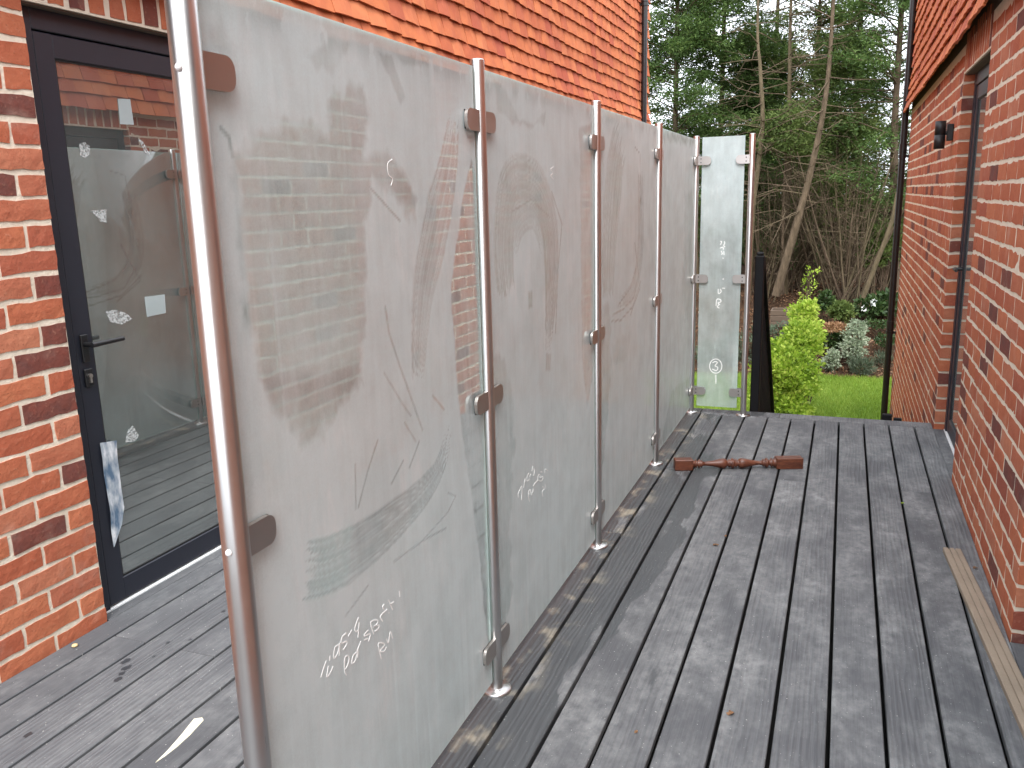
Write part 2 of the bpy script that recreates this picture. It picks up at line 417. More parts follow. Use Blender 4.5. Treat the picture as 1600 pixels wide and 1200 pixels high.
plain('sub_frame', (.012, .011, .010), .95)
plain('pebble', (.55, .42, .22), .7)
plain('paint_cream', (.80, .75, .56), .7)
plain('sleeper', (.11, .078, .055), .9, bscale=40, bstr=.5)
plain('dark_gate', (.006, .006, .007), .6, spec=.2)
plain('lintel', (.11, .075, .055), .8)
plain('concrete', (.28, .27, .25), .9, bscale=50)
leaf_mat('conifer', (.034, .070, .018), (.074, .132, .032), (.16, .23, .06), .38)
leaf_mat('conifer_light', (.065, .105, .028), (.125, .18, .048), (.23, .28, .08), .42)
leaf_mat('golden_leaf', (.085, .17, .014), (.31, .46, .045), (.64, .71, .16), .42)
leaf_mat('variegated_leaf', (.13, .19, .11), (.27, .33, .22), (.46, .50, .38), .3)
leaf_mat('dark_leaf', (.018, .042, .012), (.035, .070, .020), (.08, .12, .04), .2, .4)
leaf_mat('grey_leaf', (.05, .072, .042), (.09, .12, .075), (.15, .18, .12), .2)
leaf_mat('copper_leaf', (.22, .10, .05), (.33, .19, .10), (.42, .28, .15), .3)
leaf_mat('dry_leaf', (.09, .045, .022), (.20, .105, .055), (.34, .21, .13), .2)
leaf_mat('grass', (.13, .22, .028), (.23, .34, .045), (.37, .46, .09), .5)


# ------------------------------------------------------------------ the ground outside
LAWN_Z = -1.60
def ground_z(x, y):
    t = np.clip((y - 14.7) / 4.2, 0, 1); t = t * t * (3 - 2 * t)
    return LAWN_Z - .02 + 1.1 * t + .05 * np.sin(x * 1.7 + y) * np.clip((y - 15) / 2, 0, 1)
def ground():
    xs = np.concatenate([np.linspace(-90, -8, 10), np.linspace(-6, 8, 50), np.linspace(10, 90, 10)])
    ys = np.concatenate([np.linspace(-40, 6, 6), np.linspace(7, 26, 70), np.linspace(28, 200, 12)])
    V = [(x, y, ground_z(x, y)) for y in ys for x in xs]; nx = len(xs)
    F = [(j * nx + i, j * nx + i + 1, (j + 1) * nx + i + 1, (j + 1) * nx + i) for j in range(len(ys) - 1) for i in range(nx - 1)]
    struct(obj('ground', V, F, MATS['soil'], smooth=True))
    # lawn sheet with a wandering front edge against the bed
    xs = np.linspace(-9, 9, 60); V = []; F = []
    for x in xs:
        V += [(x, 5.95, LAWN_Z), (x, 14.75 + .22 * math.sin(x * 1.1 + .5) + .05 * math.sin(x * 5), LAWN_Z)]
    F = [(2 * i, 2 * i + 2, 2 * i + 3, 2 * i + 1) for i in range(59)]
    struct(obj('lawn', V, F, plain('turf', (.15, .26, .022), .9, bscale=60, bstr=.8, var=.3)))
    n = 42000
    x = RNG.uniform(-1.6, 2.2, n); y = RNG.uniform(10.4, 14.95, n)
    keep = y < 14.8 + .22 * np.sin(x * 1.1 + .5); x = x[keep]; y = y[keep]; n = len(x)
    a = RNG.uniform(0, 2 * np.pi, n); h = RNG.uniform(.035, .085, n); w = .006
    lean = RNG.normal(0, .03, (n, 2))
    V = np.zeros((n, 3, 3))
    V[:, 0] = np.stack([x - w * np.cos(a), y - w * np.sin(a), np.full(n, LAWN_Z)], 1)
    V[:, 1] = np.stack([x + w * np.cos(a), y + w * np.sin(a), np.full(n, LAWN_Z)], 1)
    V[:, 2] = np.stack([x + lean[:, 0], y + lean[:, 1], LAWN_Z + h], 1)
    o = link(bpy.data.objects.new('grass', np_mesh('grass', V.reshape(-1, 3), np.arange(3 * n).reshape(-1, 3), MATS['grass'])))
    stuff(o); tag(o, 'short bright green grass of the garden lawn', 'grass')
    # fallen leaves on the bed
    n = 9000
    x = RNG.uniform(-3, 3, n); y = RNG.uniform(14.9, 20, n); z = ground_z(x, y) + .02
    V = leaf_cloud(np.stack([x, y, z], 1), RNG.normal(0, 1, (n, 3)) * [1, 1, .25], .05, .03)
    o = link(bpy.data.objects.new('fallen_leaves', np_mesh('fallen_leaves', V, np.arange(4 * n).reshape(-1, 4), MATS['dry_leaf'])))
    stuff(o); tag(o, 'brown fallen leaves strewn over the planting bed', 'leaves')

def leaf_cloud(P, D, L, W, jit=.35):
    """one rhombic leaf at each point P along direction D (n,3)"""
    n = len(P); D = D / (np.linalg.norm(D, axis=1, keepdims=True) + 1e-9)
    R_ = RNG.normal(0, 1, (n, 3)); S = np.cross(D, R_); S /= (np.linalg.norm(S, axis=1, keepdims=True) + 1e-9)
    U = np.cross(D, S)
    l = (L * (1 + jit * RNG.normal(0, .5, n)).clip(.4, 1.8))[:, None]; w = (W * (1 + jit * RNG.normal(0, .5, n)).clip(.4, 1.8))[:, None]
    V = np.empty((n, 4, 3))
    V[:, 0] = P; V[:, 1] = P + D * l * .5 + S * w * .5 + U * w * .15; V[:, 2] = P + D * l; V[:, 3] = P + D * l * .5 - S * w * .5 + U * w * .15
    return V.reshape(-1, 3)


# ------------------------------------------------------------------ brickwork
PITCH, BLEN, BJ = .0818, .2225, .0158
BH = PITCH - BJ
def brick_mesh(name, lx, variant):
    """face towards +x of its own space, origin in the middle of the face; lx = length along y"""
    rg = np.random.default_rng(variant * 17 + int(lx * 1000))
    ny, nz = (5, 2) if lx > .15 else (3, 2)
    V = []; idx = {}
    for j in range(nz + 1):
        for i in range(ny + 1):
            edge = i in (0, ny) or j in (0, nz)
            y = -lx / 2 + lx * i / ny; z = -BH / 2 + BH * j / nz
            y += rg.normal(0, .0018 if edge else .003); z += rg.normal(0, .0022 if j in (0, nz) else .003)
            x = rg.normal(0, .0004) - (.0009 if edge else 0)
            idx[i, j] = len(V); V.append((x, y, z))
    F = [(idx[i, j], idx[i + 1, j], idx[i + 1, j + 1], idx[i, j + 1]) for j in range(nz) for i in range(ny)]
    ring = [(i, 0) for i in range(ny)] + [(ny, j) for j in range(nz)] + [(i, nz) for i in range(ny, 0, -1)] + [(0, j) for j in range(nz, 0, -1)]
    b = len(V)
    for q in ring: p = V[idx[q]]; V.append((-.03, p[1], p[2]))
    k = len(ring)
    F += [(idx[ring[a]], b + a, b + (a + 1) % k, idx[ring[(a + 1) % k]]) for a in range(k)]
    return me_from(name, V, F, MATS['brick'])
BRICKS = {}
def brick_variant(lx, v):
    key = (round(lx, 4), v)
    if key not in BRICKS: BRICKS[key] = brick_mesh('brick', lx, v)
    return BRICKS[key]

def vis_area(c, n, hw, hh):
    """rough size on the picture of a piece centred at c facing n"""
    px, py, d = project(c)
    if not (-60 < px < 1660 and -60 < py < 1260): return 0.
    v = CAM - np.asarray(c); cosv = np.dot(v, n) / np.linalg.norm(v)
    return max(0., cosv) * hw * hh / d ** 2

def lay(parent, pieces, meshes_of, limit, name, stuff_label):
    """pieces: (mesh, matrix, weight). The largest in view become objects, the rest one joined mesh"""
    pieces = sorted(pieces, key=lambda p: -p[2])
    for me, M, w in pieces[:limit]:
        o = bpy.data.objects.new(name, me); o.matrix_world = M; o.parent = parent; link(o)
    rest = pieces[limit:]
    if rest:
        V = []; F = []; n = 0
        for me, M, w in rest:
            co = np.empty(len(me.vertices) * 3, np.float32); me.vertices.foreach_get('co', co)
            co = co.reshape(-1, 3) @ np.array(M.to_3x3()).T + np.array(M.translation)
            V.append(co); F += [tuple(i + n for i in p.vertices) for p in me.polygons]; n += len(co)
        o = obj(name + '_courses', np.concatenate(V), F, pieces[0][0].materials[0], parent); stuff(o)
        o['label'] = stuff_label

def solid_grid(mb, ax, ys, zs, solid, x0, x1):
    """wall from cells in (y,z), x0..x1 thick, no inner faces"""
    ny, nz = len(ys) - 1, len(zs) - 1
    S = lambda i, j: 0 <= i < ny and 0 <= j < nz and solid(i, j)
    for i in range(ny):
        for j in range(nz):
            if not S(i, j): continue
            a, b, c, d = ys[i], ys[i + 1], zs[j], zs[j + 1]
            mb.add([(x0, a, c), (x0, b, c), (x0, b, d), (x0, a, d)], [(0, 3, 2, 1)])
            mb.add([(x1, a, c), (x1, b, c), (x1, b, d), (x1, a, d)], [(0, 1, 2, 3)])
            if not S(i - 1, j): mb.add([(x0, a, c), (x1, a, c), (x1, a, d), (x0, a, d)], [(0, 1, 2, 3)])
            if not S(i + 1, j): mb.add([(x0, b, c), (x1, b, c), (x1, b, d), (x0, b, d)], [(0, 3, 2, 1)])
            if not S(i, j - 1): mb.add([(x0, a, c), (x1, a, c), (x1, b, c), (x0, b, c)], [(0, 3, 2, 1)])
            if not S(i, j + 1): mb.add([(x0, a, d), (x1, a, d), (x1, b, d), (x0, b, d)], [(0, 1, 2, 3)])

def brick_wall(house, X, side, y0, y1, z0, z1, openings, joff, label, recess=.0031):
    """side=+1: the wall faces +x. openings: (ya, yb, za, zb). Returns the wall part"""
    mb = MB()
    grown = [(o[0] - .0065, o[1] + .0065, o[2], o[3]) for o in openings]
    ys = sorted({y0, y1, *[o[0] for o in grown], *[o[1] for o in grown]})
    zs = sorted({z0, z1, *[o[2] for o in openings], *[o[3] for o in openings]})
    def solid(i, j):
        yc = (ys[i] + ys[i + 1]) / 2; zc = (zs[j] + zs[j + 1]) / 2
        return not any(o[0] < yc < o[1] and o[2] < zc < o[3] for o in grown)
    xa, xb = X - side * recess, X - side * .11
    solid_grid(mb, 0, ys, zs, solid, min(xa, xb), max(xa, xb))
    wall = mb.build('wall', MATS['mortar'], house); wall['label'] = label
    pieces = []
    M0 = Matrix.Identity(3) if side > 0 else Matrix.Rotation(math.pi, 3, 'Z')
    nrm = np.array([side, 0, 0.])
    def put(yc, zc, lx, rot=0):
        lx = round(lx - BJ, 3)
        me = brick_variant(lx, random.randrange(6))
        R = M0 @ Matrix.Rotation(random.gauss(0, .006), 3, 'X') @ Matrix.Rotation(random.gauss(0, .0018), 3, 'Z')
        if rot: R = M0 @ Matrix.Rotation(math.pi / 2, 3, 'X')
        M = R.to_4x4(); M.translation = (X + side * .0004 + random.gauss(0, .0005), yc + random.gauss(0, .001), zc + random.gauss(0, .0012))
        pieces.append((me, M, vis_area((X, yc, zc), nrm, lx, BH)))
    r0 = int(math.floor((z0 - joff) / PITCH)) + 1; r1 = int((z1 - joff) / PITCH)
    heads = [(o[0], o[1], o[3], o[3] + .225) for o in openings]
    for r in range(r0, r1):
        zb = joff + r * PITCH; zc = zb + PITCH / 2
        cuts = [(o[0], o[1]) for o in openings if o[2] - .02 < zc < o[3]] + [(h[0] - .0, h[1] + .0) for h in heads if h[2] < zc < h[3]]
        # free spans of this course
        spans = [(y0, y1)]
        for a, b in sorted(cuts):
            s2 = []
            for p, q in spans:
                if b <= p or a >= q: s2.append((p, q)); continue
                if a > p: s2.append((p, a))
                if b < q: s2.append((b, q))
            spans = s2
        for p, q in spans:
            # toothed from the jamb: alternate courses start with a half brick
            at_jamb = any(abs(q - o[0]) < 1e-6 for o in openings)
            start, sgn = (q, -1) if at_jamb else (p, 1)
            pos = 0.; L = q - p; half = (r % 2 == 0); first = True
            while pos < L - .03:
                ln = BLEN / 2 if (first and half) else BLEN
                first = False
                if L - pos - ln < .045: ln = L - pos
                ln = min(ln, L - pos, BLEN * 1.2)
                if L - pos - ln < .0: ln = L - pos
                # quantise lengths so that cut bricks share their mesh
                put(start + sgn * (pos + ln / 2), zc, round(ln, 2) if ln not in (BLEN, BLEN / 2) else ln)
                pos += ln
    for a, b, c, d in heads:                      # soldier course over each opening
        n = max(1, round((b - a) / PITCH)); w = (b - a) / n
        for i in range(n): put(a + (i + .5) * w, c + .004 + .11, BLEN, rot=1)
    return wall, pieces

def reveal_bricks(wall, X, side, Y, facing, za, zb, joff, pieces):
    """header faces on a jamb at Y, looking along facing (+1/-1 in y)"""
    R = Matrix.Rotation(math.pi / 2 * facing, 3, 'Z')
    r0 = int(math.floor((za - joff) / PITCH)) + 1; r1 = int((zb - joff) / PITCH)
    for r in range(r0, r1 + 1):
        zc = joff + r * PITCH + PITCH / 2
        if zc > zb: continue
        me = brick_variant(.094, random.randrange(6)); M = R.to_4x4()
        M.translation = (X - side * (.050), Y + facing * .0005, zc)
        pieces.append((me, M, vis_area((X, Y, zc), np.array([0, facing, 0.]), .1, BH)))

# hung clay tiles
TG, TW = .1113, .176
KICK = .052
def tile_mesh(v):
    rg = np.random.default_rng(100 + v); w = TW - .003; nx = 2; V = []; F = []
    camber = rg.uniform(.001, .006); skew = rg.normal(0, .003); low = rg.normal(0, .0025)
    for side_, t in ((0, 0.), (1, -.013)):
        for j, z in enumerate((0., .165)):
            for i in range(nx + 1):
                y = -w / 2 + w * i / nx
                V.append((t + camber * (1 - (2 * i / nx - 1) ** 2) + (.024 if j == 0 else 0.), y + skew * (1 - j), z + (low + skew * (i - 1) * .6 if j == 0 else 0)))
    k = nx + 1
    for i in range(nx):
        F += [(i, i + 1, k + i + 1, k + i), (2 * k + i + 1, 2 * k + i, 3 * k + i, 3 * k + i + 1), (i + 1, i, 2 * k + i, 2 * k + i + 1), (k + i, k + i + 1, 3 * k + i + 1, 3 * k + i)]
    F += [(0, k, 3 * k, 2 * k), (k - 1, 3 * k - 1, 4 * k - 1, 2 * k - 1)]
    return me_from('tile', V, F, MATS['clay_tile'])
TILES = [tile_mesh(i) for i in range(9)]
def hung_tiles(house, X, side, y0, y1, zb, rows, limit, label):
    back = MB(); xs = sorted((X - side * .11, X - side * .001)); top = zb + rows * TG + .06
    back.box(xs[0], xs[1], y0 + .03, y1 - .03, zb + .035, top)
    cl = back.build('tile_cladding', plain('batten_backing', (.05, .03, .022), .9), house); cl['label'] = label
    M0 = Matrix.Identity(3) if side > 0 else Matrix.Rotation(math.pi, 3, 'Z'); pieces = []
    for r in range(rows):
        kick = KICK * max(0, 1 - r / 4.0) ** 1.6; kick2 = KICK * max(0, 1 - (r + 1) / 4.0) ** 1.6
        tilt = math.atan2(kick - kick2, TG)
        z = zb + r * TG + .006 * math.sin(r * 2.1); off = (r % 2) * TW / 2 + random.gauss(0, .006)
        n = int((y1 - y0) / TW) + 1
        for i in range(n + 1):
            y = y0 + i * TW + off - TW / 2
            if y < y0 + .01 or y > y1 - .01: continue
            wob = .004 * math.sin(y * 3.1 + r) + random.gauss(0, .0025)
            M = (M0 @ Matrix.Rotation(-tilt, 3, 'Y') @ Matrix.Rotation(random.gauss(0, .008), 3, 'X')).to_4x4()
            M.translation = (X + side * (.012 + kick + random.gauss(0, .0012)), y, z + wob)
            pieces.append((TILES[random.randrange(9)], M, vis_area((X, y, z + .06), np.array([side, 0, 0.]), TW, TG)))
    lay(cl, pieces, None, limit, 'tile', 'orange clay tiles farther along the tile hanging')
    return cl

def downpipe(house, x, y, z0, z1, sx, r=.034, label=None):
    mb = MB(); mb.tube([(x, y, z0), (x, y, z1)], r, 14)
    for z in np.arange(math.ceil(z0 / 1.9) * 1.9, z1, 1.9): mb.tube([(x, y, z - .05), (x, y, z + .05)], r + .006, 14)
    p = mb.build('downpipe', MATS['black_plastic'], house)
    if label: p['label'] = label
    for z in np.arange(math.ceil(z0 / 1.9) * 1.9, z1, 1.9):
        b = MB(); b.box(min(x, x + sx * .08), max(x, x + sx * .08), y - .012, y + .012, z - .09, z - .065); b.tube([(x, y, z - .095), (x, y, z - .06)], r + .009, 14)
        b.build('bracket', MATS['black_plastic'], p)
    return p

def door(house, X, side, ya, yb, z0, z1, handle, label, recess=.05, sill='white_plastic'):
    """glazed aluminium door set into an opening; side=+1 faces +x. Handle at the low-y edge"""
    s = side; xf = X - s * recess
    def bx(mb, d0, d1, *r, b=.003): mb.box(min(xf - s * d0, xf - s * d1), max(xf - s * d0, xf - s * d1), *r, b=b)
    fr = MB(); fw = .062
    bx(fr, 0, .07, ya - .0066, ya + fw, z0, z1); bx(fr, 0, .07, yb - fw, yb + .0066, z0, z1); bx(fr, 0.001, .069, ya + fw - .002, yb - fw + .002, z1 - .072, z1 - .001)
    d = fr.build('door', MATS['anthracite'], house); d['label'] = label
    lf = MB(); g = .004; a, b = ya + fw + g, yb - fw - g; lz0, lz1 = z0 + .012, z1 - .072 - g; sw = .078
    bx(lf, .006, .066, a, a + sw, lz0, lz1); bx(lf, .006, .066, b - sw, b, lz0, lz1)
    bx(lf, .0065, .0655, a + sw - .003, b - sw + .003, lz0 + .0005, lz0 + .088); bx(lf, .0065, .0655, a + sw - .003, b - sw + .003, lz1 - .078, lz1 - .0005)
    lf.build('door_leaf', MATS['anthracite'], d)
    gk = MB(); ga, gb, gz0, gz1 = a + sw, b - sw, lz0 + .088, lz1 - .078; t = .006
    for r in ((ga, ga + t, gz0, gz1), (gb - t, gb, gz0, gz1)): bx(gk, .012, .03, r[0], r[1], r[2], r[3], b=0)
    for r in ((ga + t, gb - t, gz0, gz0 + t), (ga + t, gb - t, gz1 - t, gz1)): bx(gk, .012, .03, r[0], r[1], r[2], r[3], b=0)
    gk.build('gasket', MATS['gasket'], d)
    pn = MB(); bx(pn, .016, .040, ga + .001, gb - .001, gz0 + .001, gz1 - .001, b=0); pn.build('pane', MATS['pane'], d)
    th = MB(); xt = sorted((xf + s * .004, xf - s * .06)); th.box(xt[0], xt[1], ya + .002, yb - .002, z0 - .012, z0 + .0055, .001); th.build('threshold', MATS[sill], d)
    th = MB(); xt = sorted((xf + s * .0045, X + s * .0015)); th.box(xt[0], xt[1], ya + .002, yb - .002, z0 - .03, z0 - .0006); th.build('sill_board', MATS['board'], d)
    li = MB(); xl_ = sorted((X - s * .012, X - s * (recess - .001))); li.box(xl_[0], xl_[1], ya, yb, z1 - .006, z1 - .0005); li.build('lintel_plate', MATS['lintel'], d)
    if handle:
        hy = a + sw * .45
        h = MB(); bx(h, -.004, .006, hy - .014, hy + .016, .955, 1.055, b=.002); h.tube([(xf + s * .0, hy, 1.02), (xf + s * .045, hy, 1.02)], .010, 12)
        h.tube([(xf + s * .045, hy - .008, 1.02), (xf + s * .047, hy + .05, 1.021), (xf + s * .046, hy + .135, 1.022)], [.0105, .0095, .0085], 10)
        h.build('handle', MATS['black_plastic'], d)
        k = MB(); bx(k, -.004, .006, hy - .016, hy + .018, .865, .930, b=.002); k.build('escutcheon', MATS['black_plastic'], d)
        k = MB(); k.tube([(xf + s * .003, hy, .905), (xf + s * .013, hy, .905)], .0085, 12); k.box(min(xf + s * .003, xf + s * .013), max(xf + s * .003, xf + s * .013), hy - .004, hy + .004, .880, .9035); k.build('lock_cylinder', MATS['clamp_steel'], d)
    return d, xf, (ga, gb, gz0, gz1)

def room(house, xa, xb, y0, y1, z0, z1, X, side, op):
    """dim room behind a door; inner faces only, open at the door"""
    mb = MB(); x0, x1 = sorted((xa, xb))
    mb.add([(x0, y0, z0), (x1, y0, z0), (x1, y1, z0), (x0, y1, z0)], [(0, 1, 2, 3)])
    f = mb.build('room_floor', MATS['floor_board'], house)
    mb = MB()
    far = xb
    mb.add([(far, y0, z0), (far, y1, z0), (far, y1, z1), (far, y0, z1)], [(0, 1, 2, 3)])
    mb.add([(x0, y0, z0), (x1, y0, z0), (x1, y0, z1), (x0, y0, z1)], [(0, 1, 2, 3)])
    mb.add([(x0, y1, z0), (x1, y1, z0), (x1, y1, z1), (x0, y1, z1)], [(0, 1, 2, 3)])
    mb.add([(x0, y0, z1), (x1, y0, z1), (x1, y1, z1), (x0, y1, z1)], [(0, 1, 2, 3)])
    ys = [y0, op[0], op[1], y1]; zs = [z0, op[3], z1]
    for i in range(3):
        for j in range(2):
            if i == 1 and j == 0: continue
            mb.add([(xa, ys[i], zs[j]), (xa, ys[i + 1], zs[j]), (xa, ys[i + 1], zs[j + 1]), (xa, ys[i], zs[j + 1])], [(0, 1, 2, 3)])
    mb.build('room_walls', MATS['plaster'], house)

XL, XR = -1.61, 1.46
DL = (2.063, 3.085, 0.0, 2.15)                   # door openings: y0, y1, z0, z1
DR = (4.69, 5.705, 0.0, 2.13)
DN = (1.90, 2.925, 0.0, 2.13)
ZT = 2.29                                        # bottom of the tile hanging

def left_house():
    h = empty('brick_house', (XL - 2, 5, 0)); tag(h, 'orange brick house with tile hanging and dark glazed door behind the glass screen', 'house')
    wall, pieces = brick_wall(h, XL, 1, -1.2, 11.15, -1.7, ZT + .1, [(DL[0], DL[1], -.06, DL[3])], .062, 'orange brick lower wall with pale mortar beside the dark door')
    reveal_bricks(wall, XL, 1, DL[1], -1, -.12, DL[3], .062, pieces)
    lay(wall, pieces, None, 290, 'brick', 'orange bricks farther along the wall')
    hung_tiles(h, XL, 1, 1.6, 11.25, ZT, 15, 290, 'orange clay tile hanging over the brick wall')
    downpipe(h, XL + .085, 10.72, -1.7, 3.97, -1, .036, 'black downpipe near the far corner of the tile hanging')
    d, xf, g = door(h, XL, 1, *DL, True, 'dark glazed door with lever handle and tape scraps on its pane')
    room(h, XL - .125, XL - 3.6, 1.2, 5.2, .0, 2.42, XL, 1, DL)
    # far gable side and top so that the house is closed
    mb = MB(); mb.box(XL - 7, XL - .111, 11.0, 11.149, -1.7, 3.90); mb.box(XL - 7, XL - .2, -1.2, 11.0, 3.86, 3.90); mb.box(XL - 7.1, XL - 7.0, -1.2, 11.0, -1.7, 3.90); mb.box(XL - 7, XL - .111, -1.35, -1.2, -1.7, 3.90)
    mb.build('shell', plain('render_wall', (.30, .10, .06), .9), h)
    # flat pieces on the pane: paper square, pale rectangle, tape remains
    xp = xf - .016 + .0012
    def scrap(poly, mat, name, seed):
        rg = random.Random(seed); q = [on_axis(px, py, 0, xp) for px, py in poly]
        v = [(xp + rg.uniform(0, .0015), p[1], p[2]) for p in q]; n = len(v)
        v2 = [(x - .001, y, z) for x, y, z in v]
        f = [tuple(range(n)), tuple(range(n, 2 * n))[::-1]] + [(i, n + i, n + (i + 1) % n, (i + 1) % n) for i in range(n)]
        return obj(name, v + v2, f, MATS[mat], d)
    scrap([(226, 464), (257, 460), (259, 489), (230, 495)], 'pale_patch', 'pane_square', 1)
    scrap([(184, 154), (203, 155), (209, 195), (188, 194)], 'pale_patch', 'pane_square', 6)  # plain pale rectangle high on the pane
    scrap([(124, 225), (132, 222), (140, 228), (141, 240), (133, 247), (125, 243)], 'tape', 'tape_scrap', 2)
    scrap([(216, 217), (222, 219), (235, 243), (228, 241)], 'tape', 'tape_scrap', 3)
    scrap([(141, 329), (167, 327), (166, 348), (157, 346), (150, 337)], 'tape', 'tape_scrap', 4)
    scrap([(165, 487), (178, 484), (196, 489), (207, 498), (190, 507), (172, 503)], 'tape', 'tape_scrap', 5)
    scrap([(200, 672), (208, 665), (217, 681), (210, 690), (196, 691)], 'tape', 'tape_scrap', 7)
    # loose protective film on the leaf
    xl = xf - .006 + .002
    mb = MB(); grid = [[(155, 692), (167, 690), (181, 688)], [(158, 716), (170, 716), (183, 713)], [(162, 742), (175, 744), (186, 740)], [(166, 768), (178, 767), (188, 762)],
                       [(170, 800), (181, 797), (192, 792)], [(173, 830), (180, 826), (188, 818)], [(176, 855), (177, 853), (178, 850)]]
    V = []; rg = random.Random(3)
    for row in grid:
        for px, py in row:
            p = on_axis(px, py, 0, xl); V.append((xl + rg.uniform(.001, .010), p[1], p[2]))
    F = [(r * 3 + c, r * 3 + c + 1, r * 3 + 4 + c, r * 3 + 3 + c) for r in range(6) for c in range(2)]
    o = obj('protective_film', V, F, MATS['film'], d, smooth=True)
    # sheet of board lying on the floor inside
    mb = MB(); M = Matrix.Translation((-2.55, 3.05, .02)) @ Matrix.Rotation(.5, 4, 'Z'); mb.box(-.32, .32, -.22, .22, -.012, .012, .002, M)
    tag(mb.build('loose_sheet', plain('mdf', (.42, .38, .31), .8), None), 'pale loose sheet lying on the floor behind the door pane', 'sheet')

def right_house():
    h = empty('brick_house', (XR + 2, 5, 0)); tag(h, 'brick house along the right of the deck with a wall lamp and recessed door', 'house')
    wall, pieces = brick_wall(h, XR, -1, -1.2, 10.25, -1.7, ZT + .02, [(*DN[:2], -.06, DN[3]), (*DR[:2], -.06, DR[3])], .038, 'red brick wall with pale mortar along the right of the deck', .0019)
    reveal_bricks(wall, XR, -1, DR[1], -1, -.12, DR[3], .038, pieces)
    reveal_bricks(wall, XR, -1, DN[1], -1, -.12, DN[3], .038, pieces)
    lay(wall, pieces, None, 300, 'brick', 'red bricks farther along the wall')
    hung_tiles(h, XR, -1, 1.2, 10.30, ZT - .03, 15, 290, 'red clay tile hanging above the right wall')
    downpipe(h, XR - .062, 10.16, -1.7, 3.97, 1, .034, 'black downpipe at the garden corner of the right house')
    door(h, XR, -1, *DR, False, 'dark glazed door recessed in the right wall', .06)
    room(h, XR + .135, XR + 3.2, 3.9, 6.6, .0, 2.42, XR, -1, DR)
    door(h, XR, -1, *DN, False, 'dark door frame at the near end of the right wall', .05, 'anthracite')
    room(h, XR + .125, XR + 3.2, .6, 3.7, .0, 2.42, XR, -1, DN)
    # lever seen on the far door
    mb = MB(); mb.tube([(XR + .065, 5.56, 1.02), (XR + .02, 5.56, 1.02)], .010, 10); mb.tube([(XR + .022, 5.565, 1.02), (XR + .02, 5.43, 1.02)], .009, 10)
    mb.build('door_handle', MATS['black_plastic'], h)
    mb = MB(); mb.box(XR + .111, XR + 7, 10.1, 10.249, -1.7, 3.90); mb.box(XR + .2, XR + 7, -1.2, 10.1, 3.86, 3.90); mb.box(XR + 7, XR + 7.1, -1.2, 10.1, -1.7, 3.90); mb.box(XR + .111, XR + 7, -1.35, -1.2, -1.7, 3.90)
    mb.build('shell', MATS['render_wall'], h)

def wall_lamp():
    e = empty('wall_lamp', (XR, 6.02, 1.80)); tag(e, 'black up and down cylinder lamp on the right brick wall', 'lamp')
    cx = XR - .072
    mb = MB(); mb.lathe([(.028, -.083), (.0315, -.083), (.0315, -.0012), (.0305, -.0012), (.0305, .0012), (.0315, .0012), (.0315, .083), (.028, .083), (.026, .070)], 20, Matrix.Translation((cx, 6.02, 1.812)))
    mb.build('lamp_body', MATS['black_metal'], e)
    mb = MB(); mb.box(XR - .033, XR - .001, 5.985, 6.055, 1.775, 1.875, .003); mb.build('mounting_box', MATS['black_metal'], e)
    mb = MB(); mb.tube([(XR - .033, 6.02, 1.822), (cx + .03, 6.02, 1.822)], .012, 10); mb.build('stem', MATS['black_metal'], e)


# ------------------------------------------------------------------ the deck
GAP, P = .0118, .15
def deck():
    mb = MB()
    mb.box(XL + .002, XR - .002, -1.2, 5.84, -.30, -.14)
    dk = struct(mb.build('deck', MATS['sub_frame']))
    rg = random.Random(5)
    def board(x0, x1, y0, y1):
        b = MB(); b.box(x0, x1, y0, y1, -.025, 0, .0025)
        o = b.build('board', MATS['board'], dk); return o
    for k in range(-11, 10):
        x0 = k * P + GAP / 2; x1 = (k + 1) * P - GAP / 2
        if k == -11: x0 = XL - .003
        if k == 9: x1 = XR + .004
        if k == 9: x1 = XR - .002
        if k == -11: x0 = XL + .002
        cuts = [-1.2]
        if k % 2 == 0: cuts += [1.98 if k < 0 else .9, 4.42]
        else: cuts += [.2 + .4 * (k % 3), 3.45] if k < 0 else [.35]
        cuts.append(5.715)
        for a, b in zip(cuts[:-1], cuts[1:]): board(x0, x1, a + .0012, b - .0012)
    xs = [XL + .002, -.02 - .6, -.005, .52, XR - .002]
    for a, b in zip(xs[:-1], xs[1:]): board(a + .001, b - .001, 5.722, 5.852)
    mb = MB(); mb.box(XL + .002, XR - .002, 5.8405, 5.862, -.22, -.0265); mb.build('fascia', MATS['board'], dk)
    # dark drips and a pale scrape on the boards by the door
    V = []; F = []
    for px, py, r in ((196, 1033, 9), (198, 1043, 10), (191, 1052, 7), (183, 1062, 9), (44, 1148, 8), (262, 1004, 5), (297, 999, 4), (240, 1026, 4), (349, 955, 5)):
        c = on_axis(px, py, 2, 0.0008); n = len(V); rr = r * .0016
        for k in range(12):
            q = rr * (1 + .3 * rg.uniform(-1, 1)); V.append((c[0] + q * math.cos(k * math.pi / 6) * .8, c[1] + q * math.sin(k * math.pi / 6) * 1.1, .0008))
        F.append(tuple(range(n, n + 12)))
    o = obj('damp_spots', V, F, plain('damp', (.035, .037, .042), .35), dk); stuff(o)
    poly = [(243, 1191), (262, 1172), (283, 1148), (303, 1123), (316, 1121), (318, 1125), (308, 1136), (296, 1149), (276, 1167), (258, 1181)]
    top = [on_axis(px, py, 2, .0018) for px, py in poly]; n = len(top)
    v = [tuple(p) for p in top] + [(p[0], p[1], .0002) for p in top]
    obj('pale_scrape', v, [tuple(range(n)), tuple(range(n, 2 * n))[::-1]] + [(i, n + i, n + (i + 1) % n, (i + 1) % n) for i in range(n)], MATS['paint_cream'], dk)
    return dk


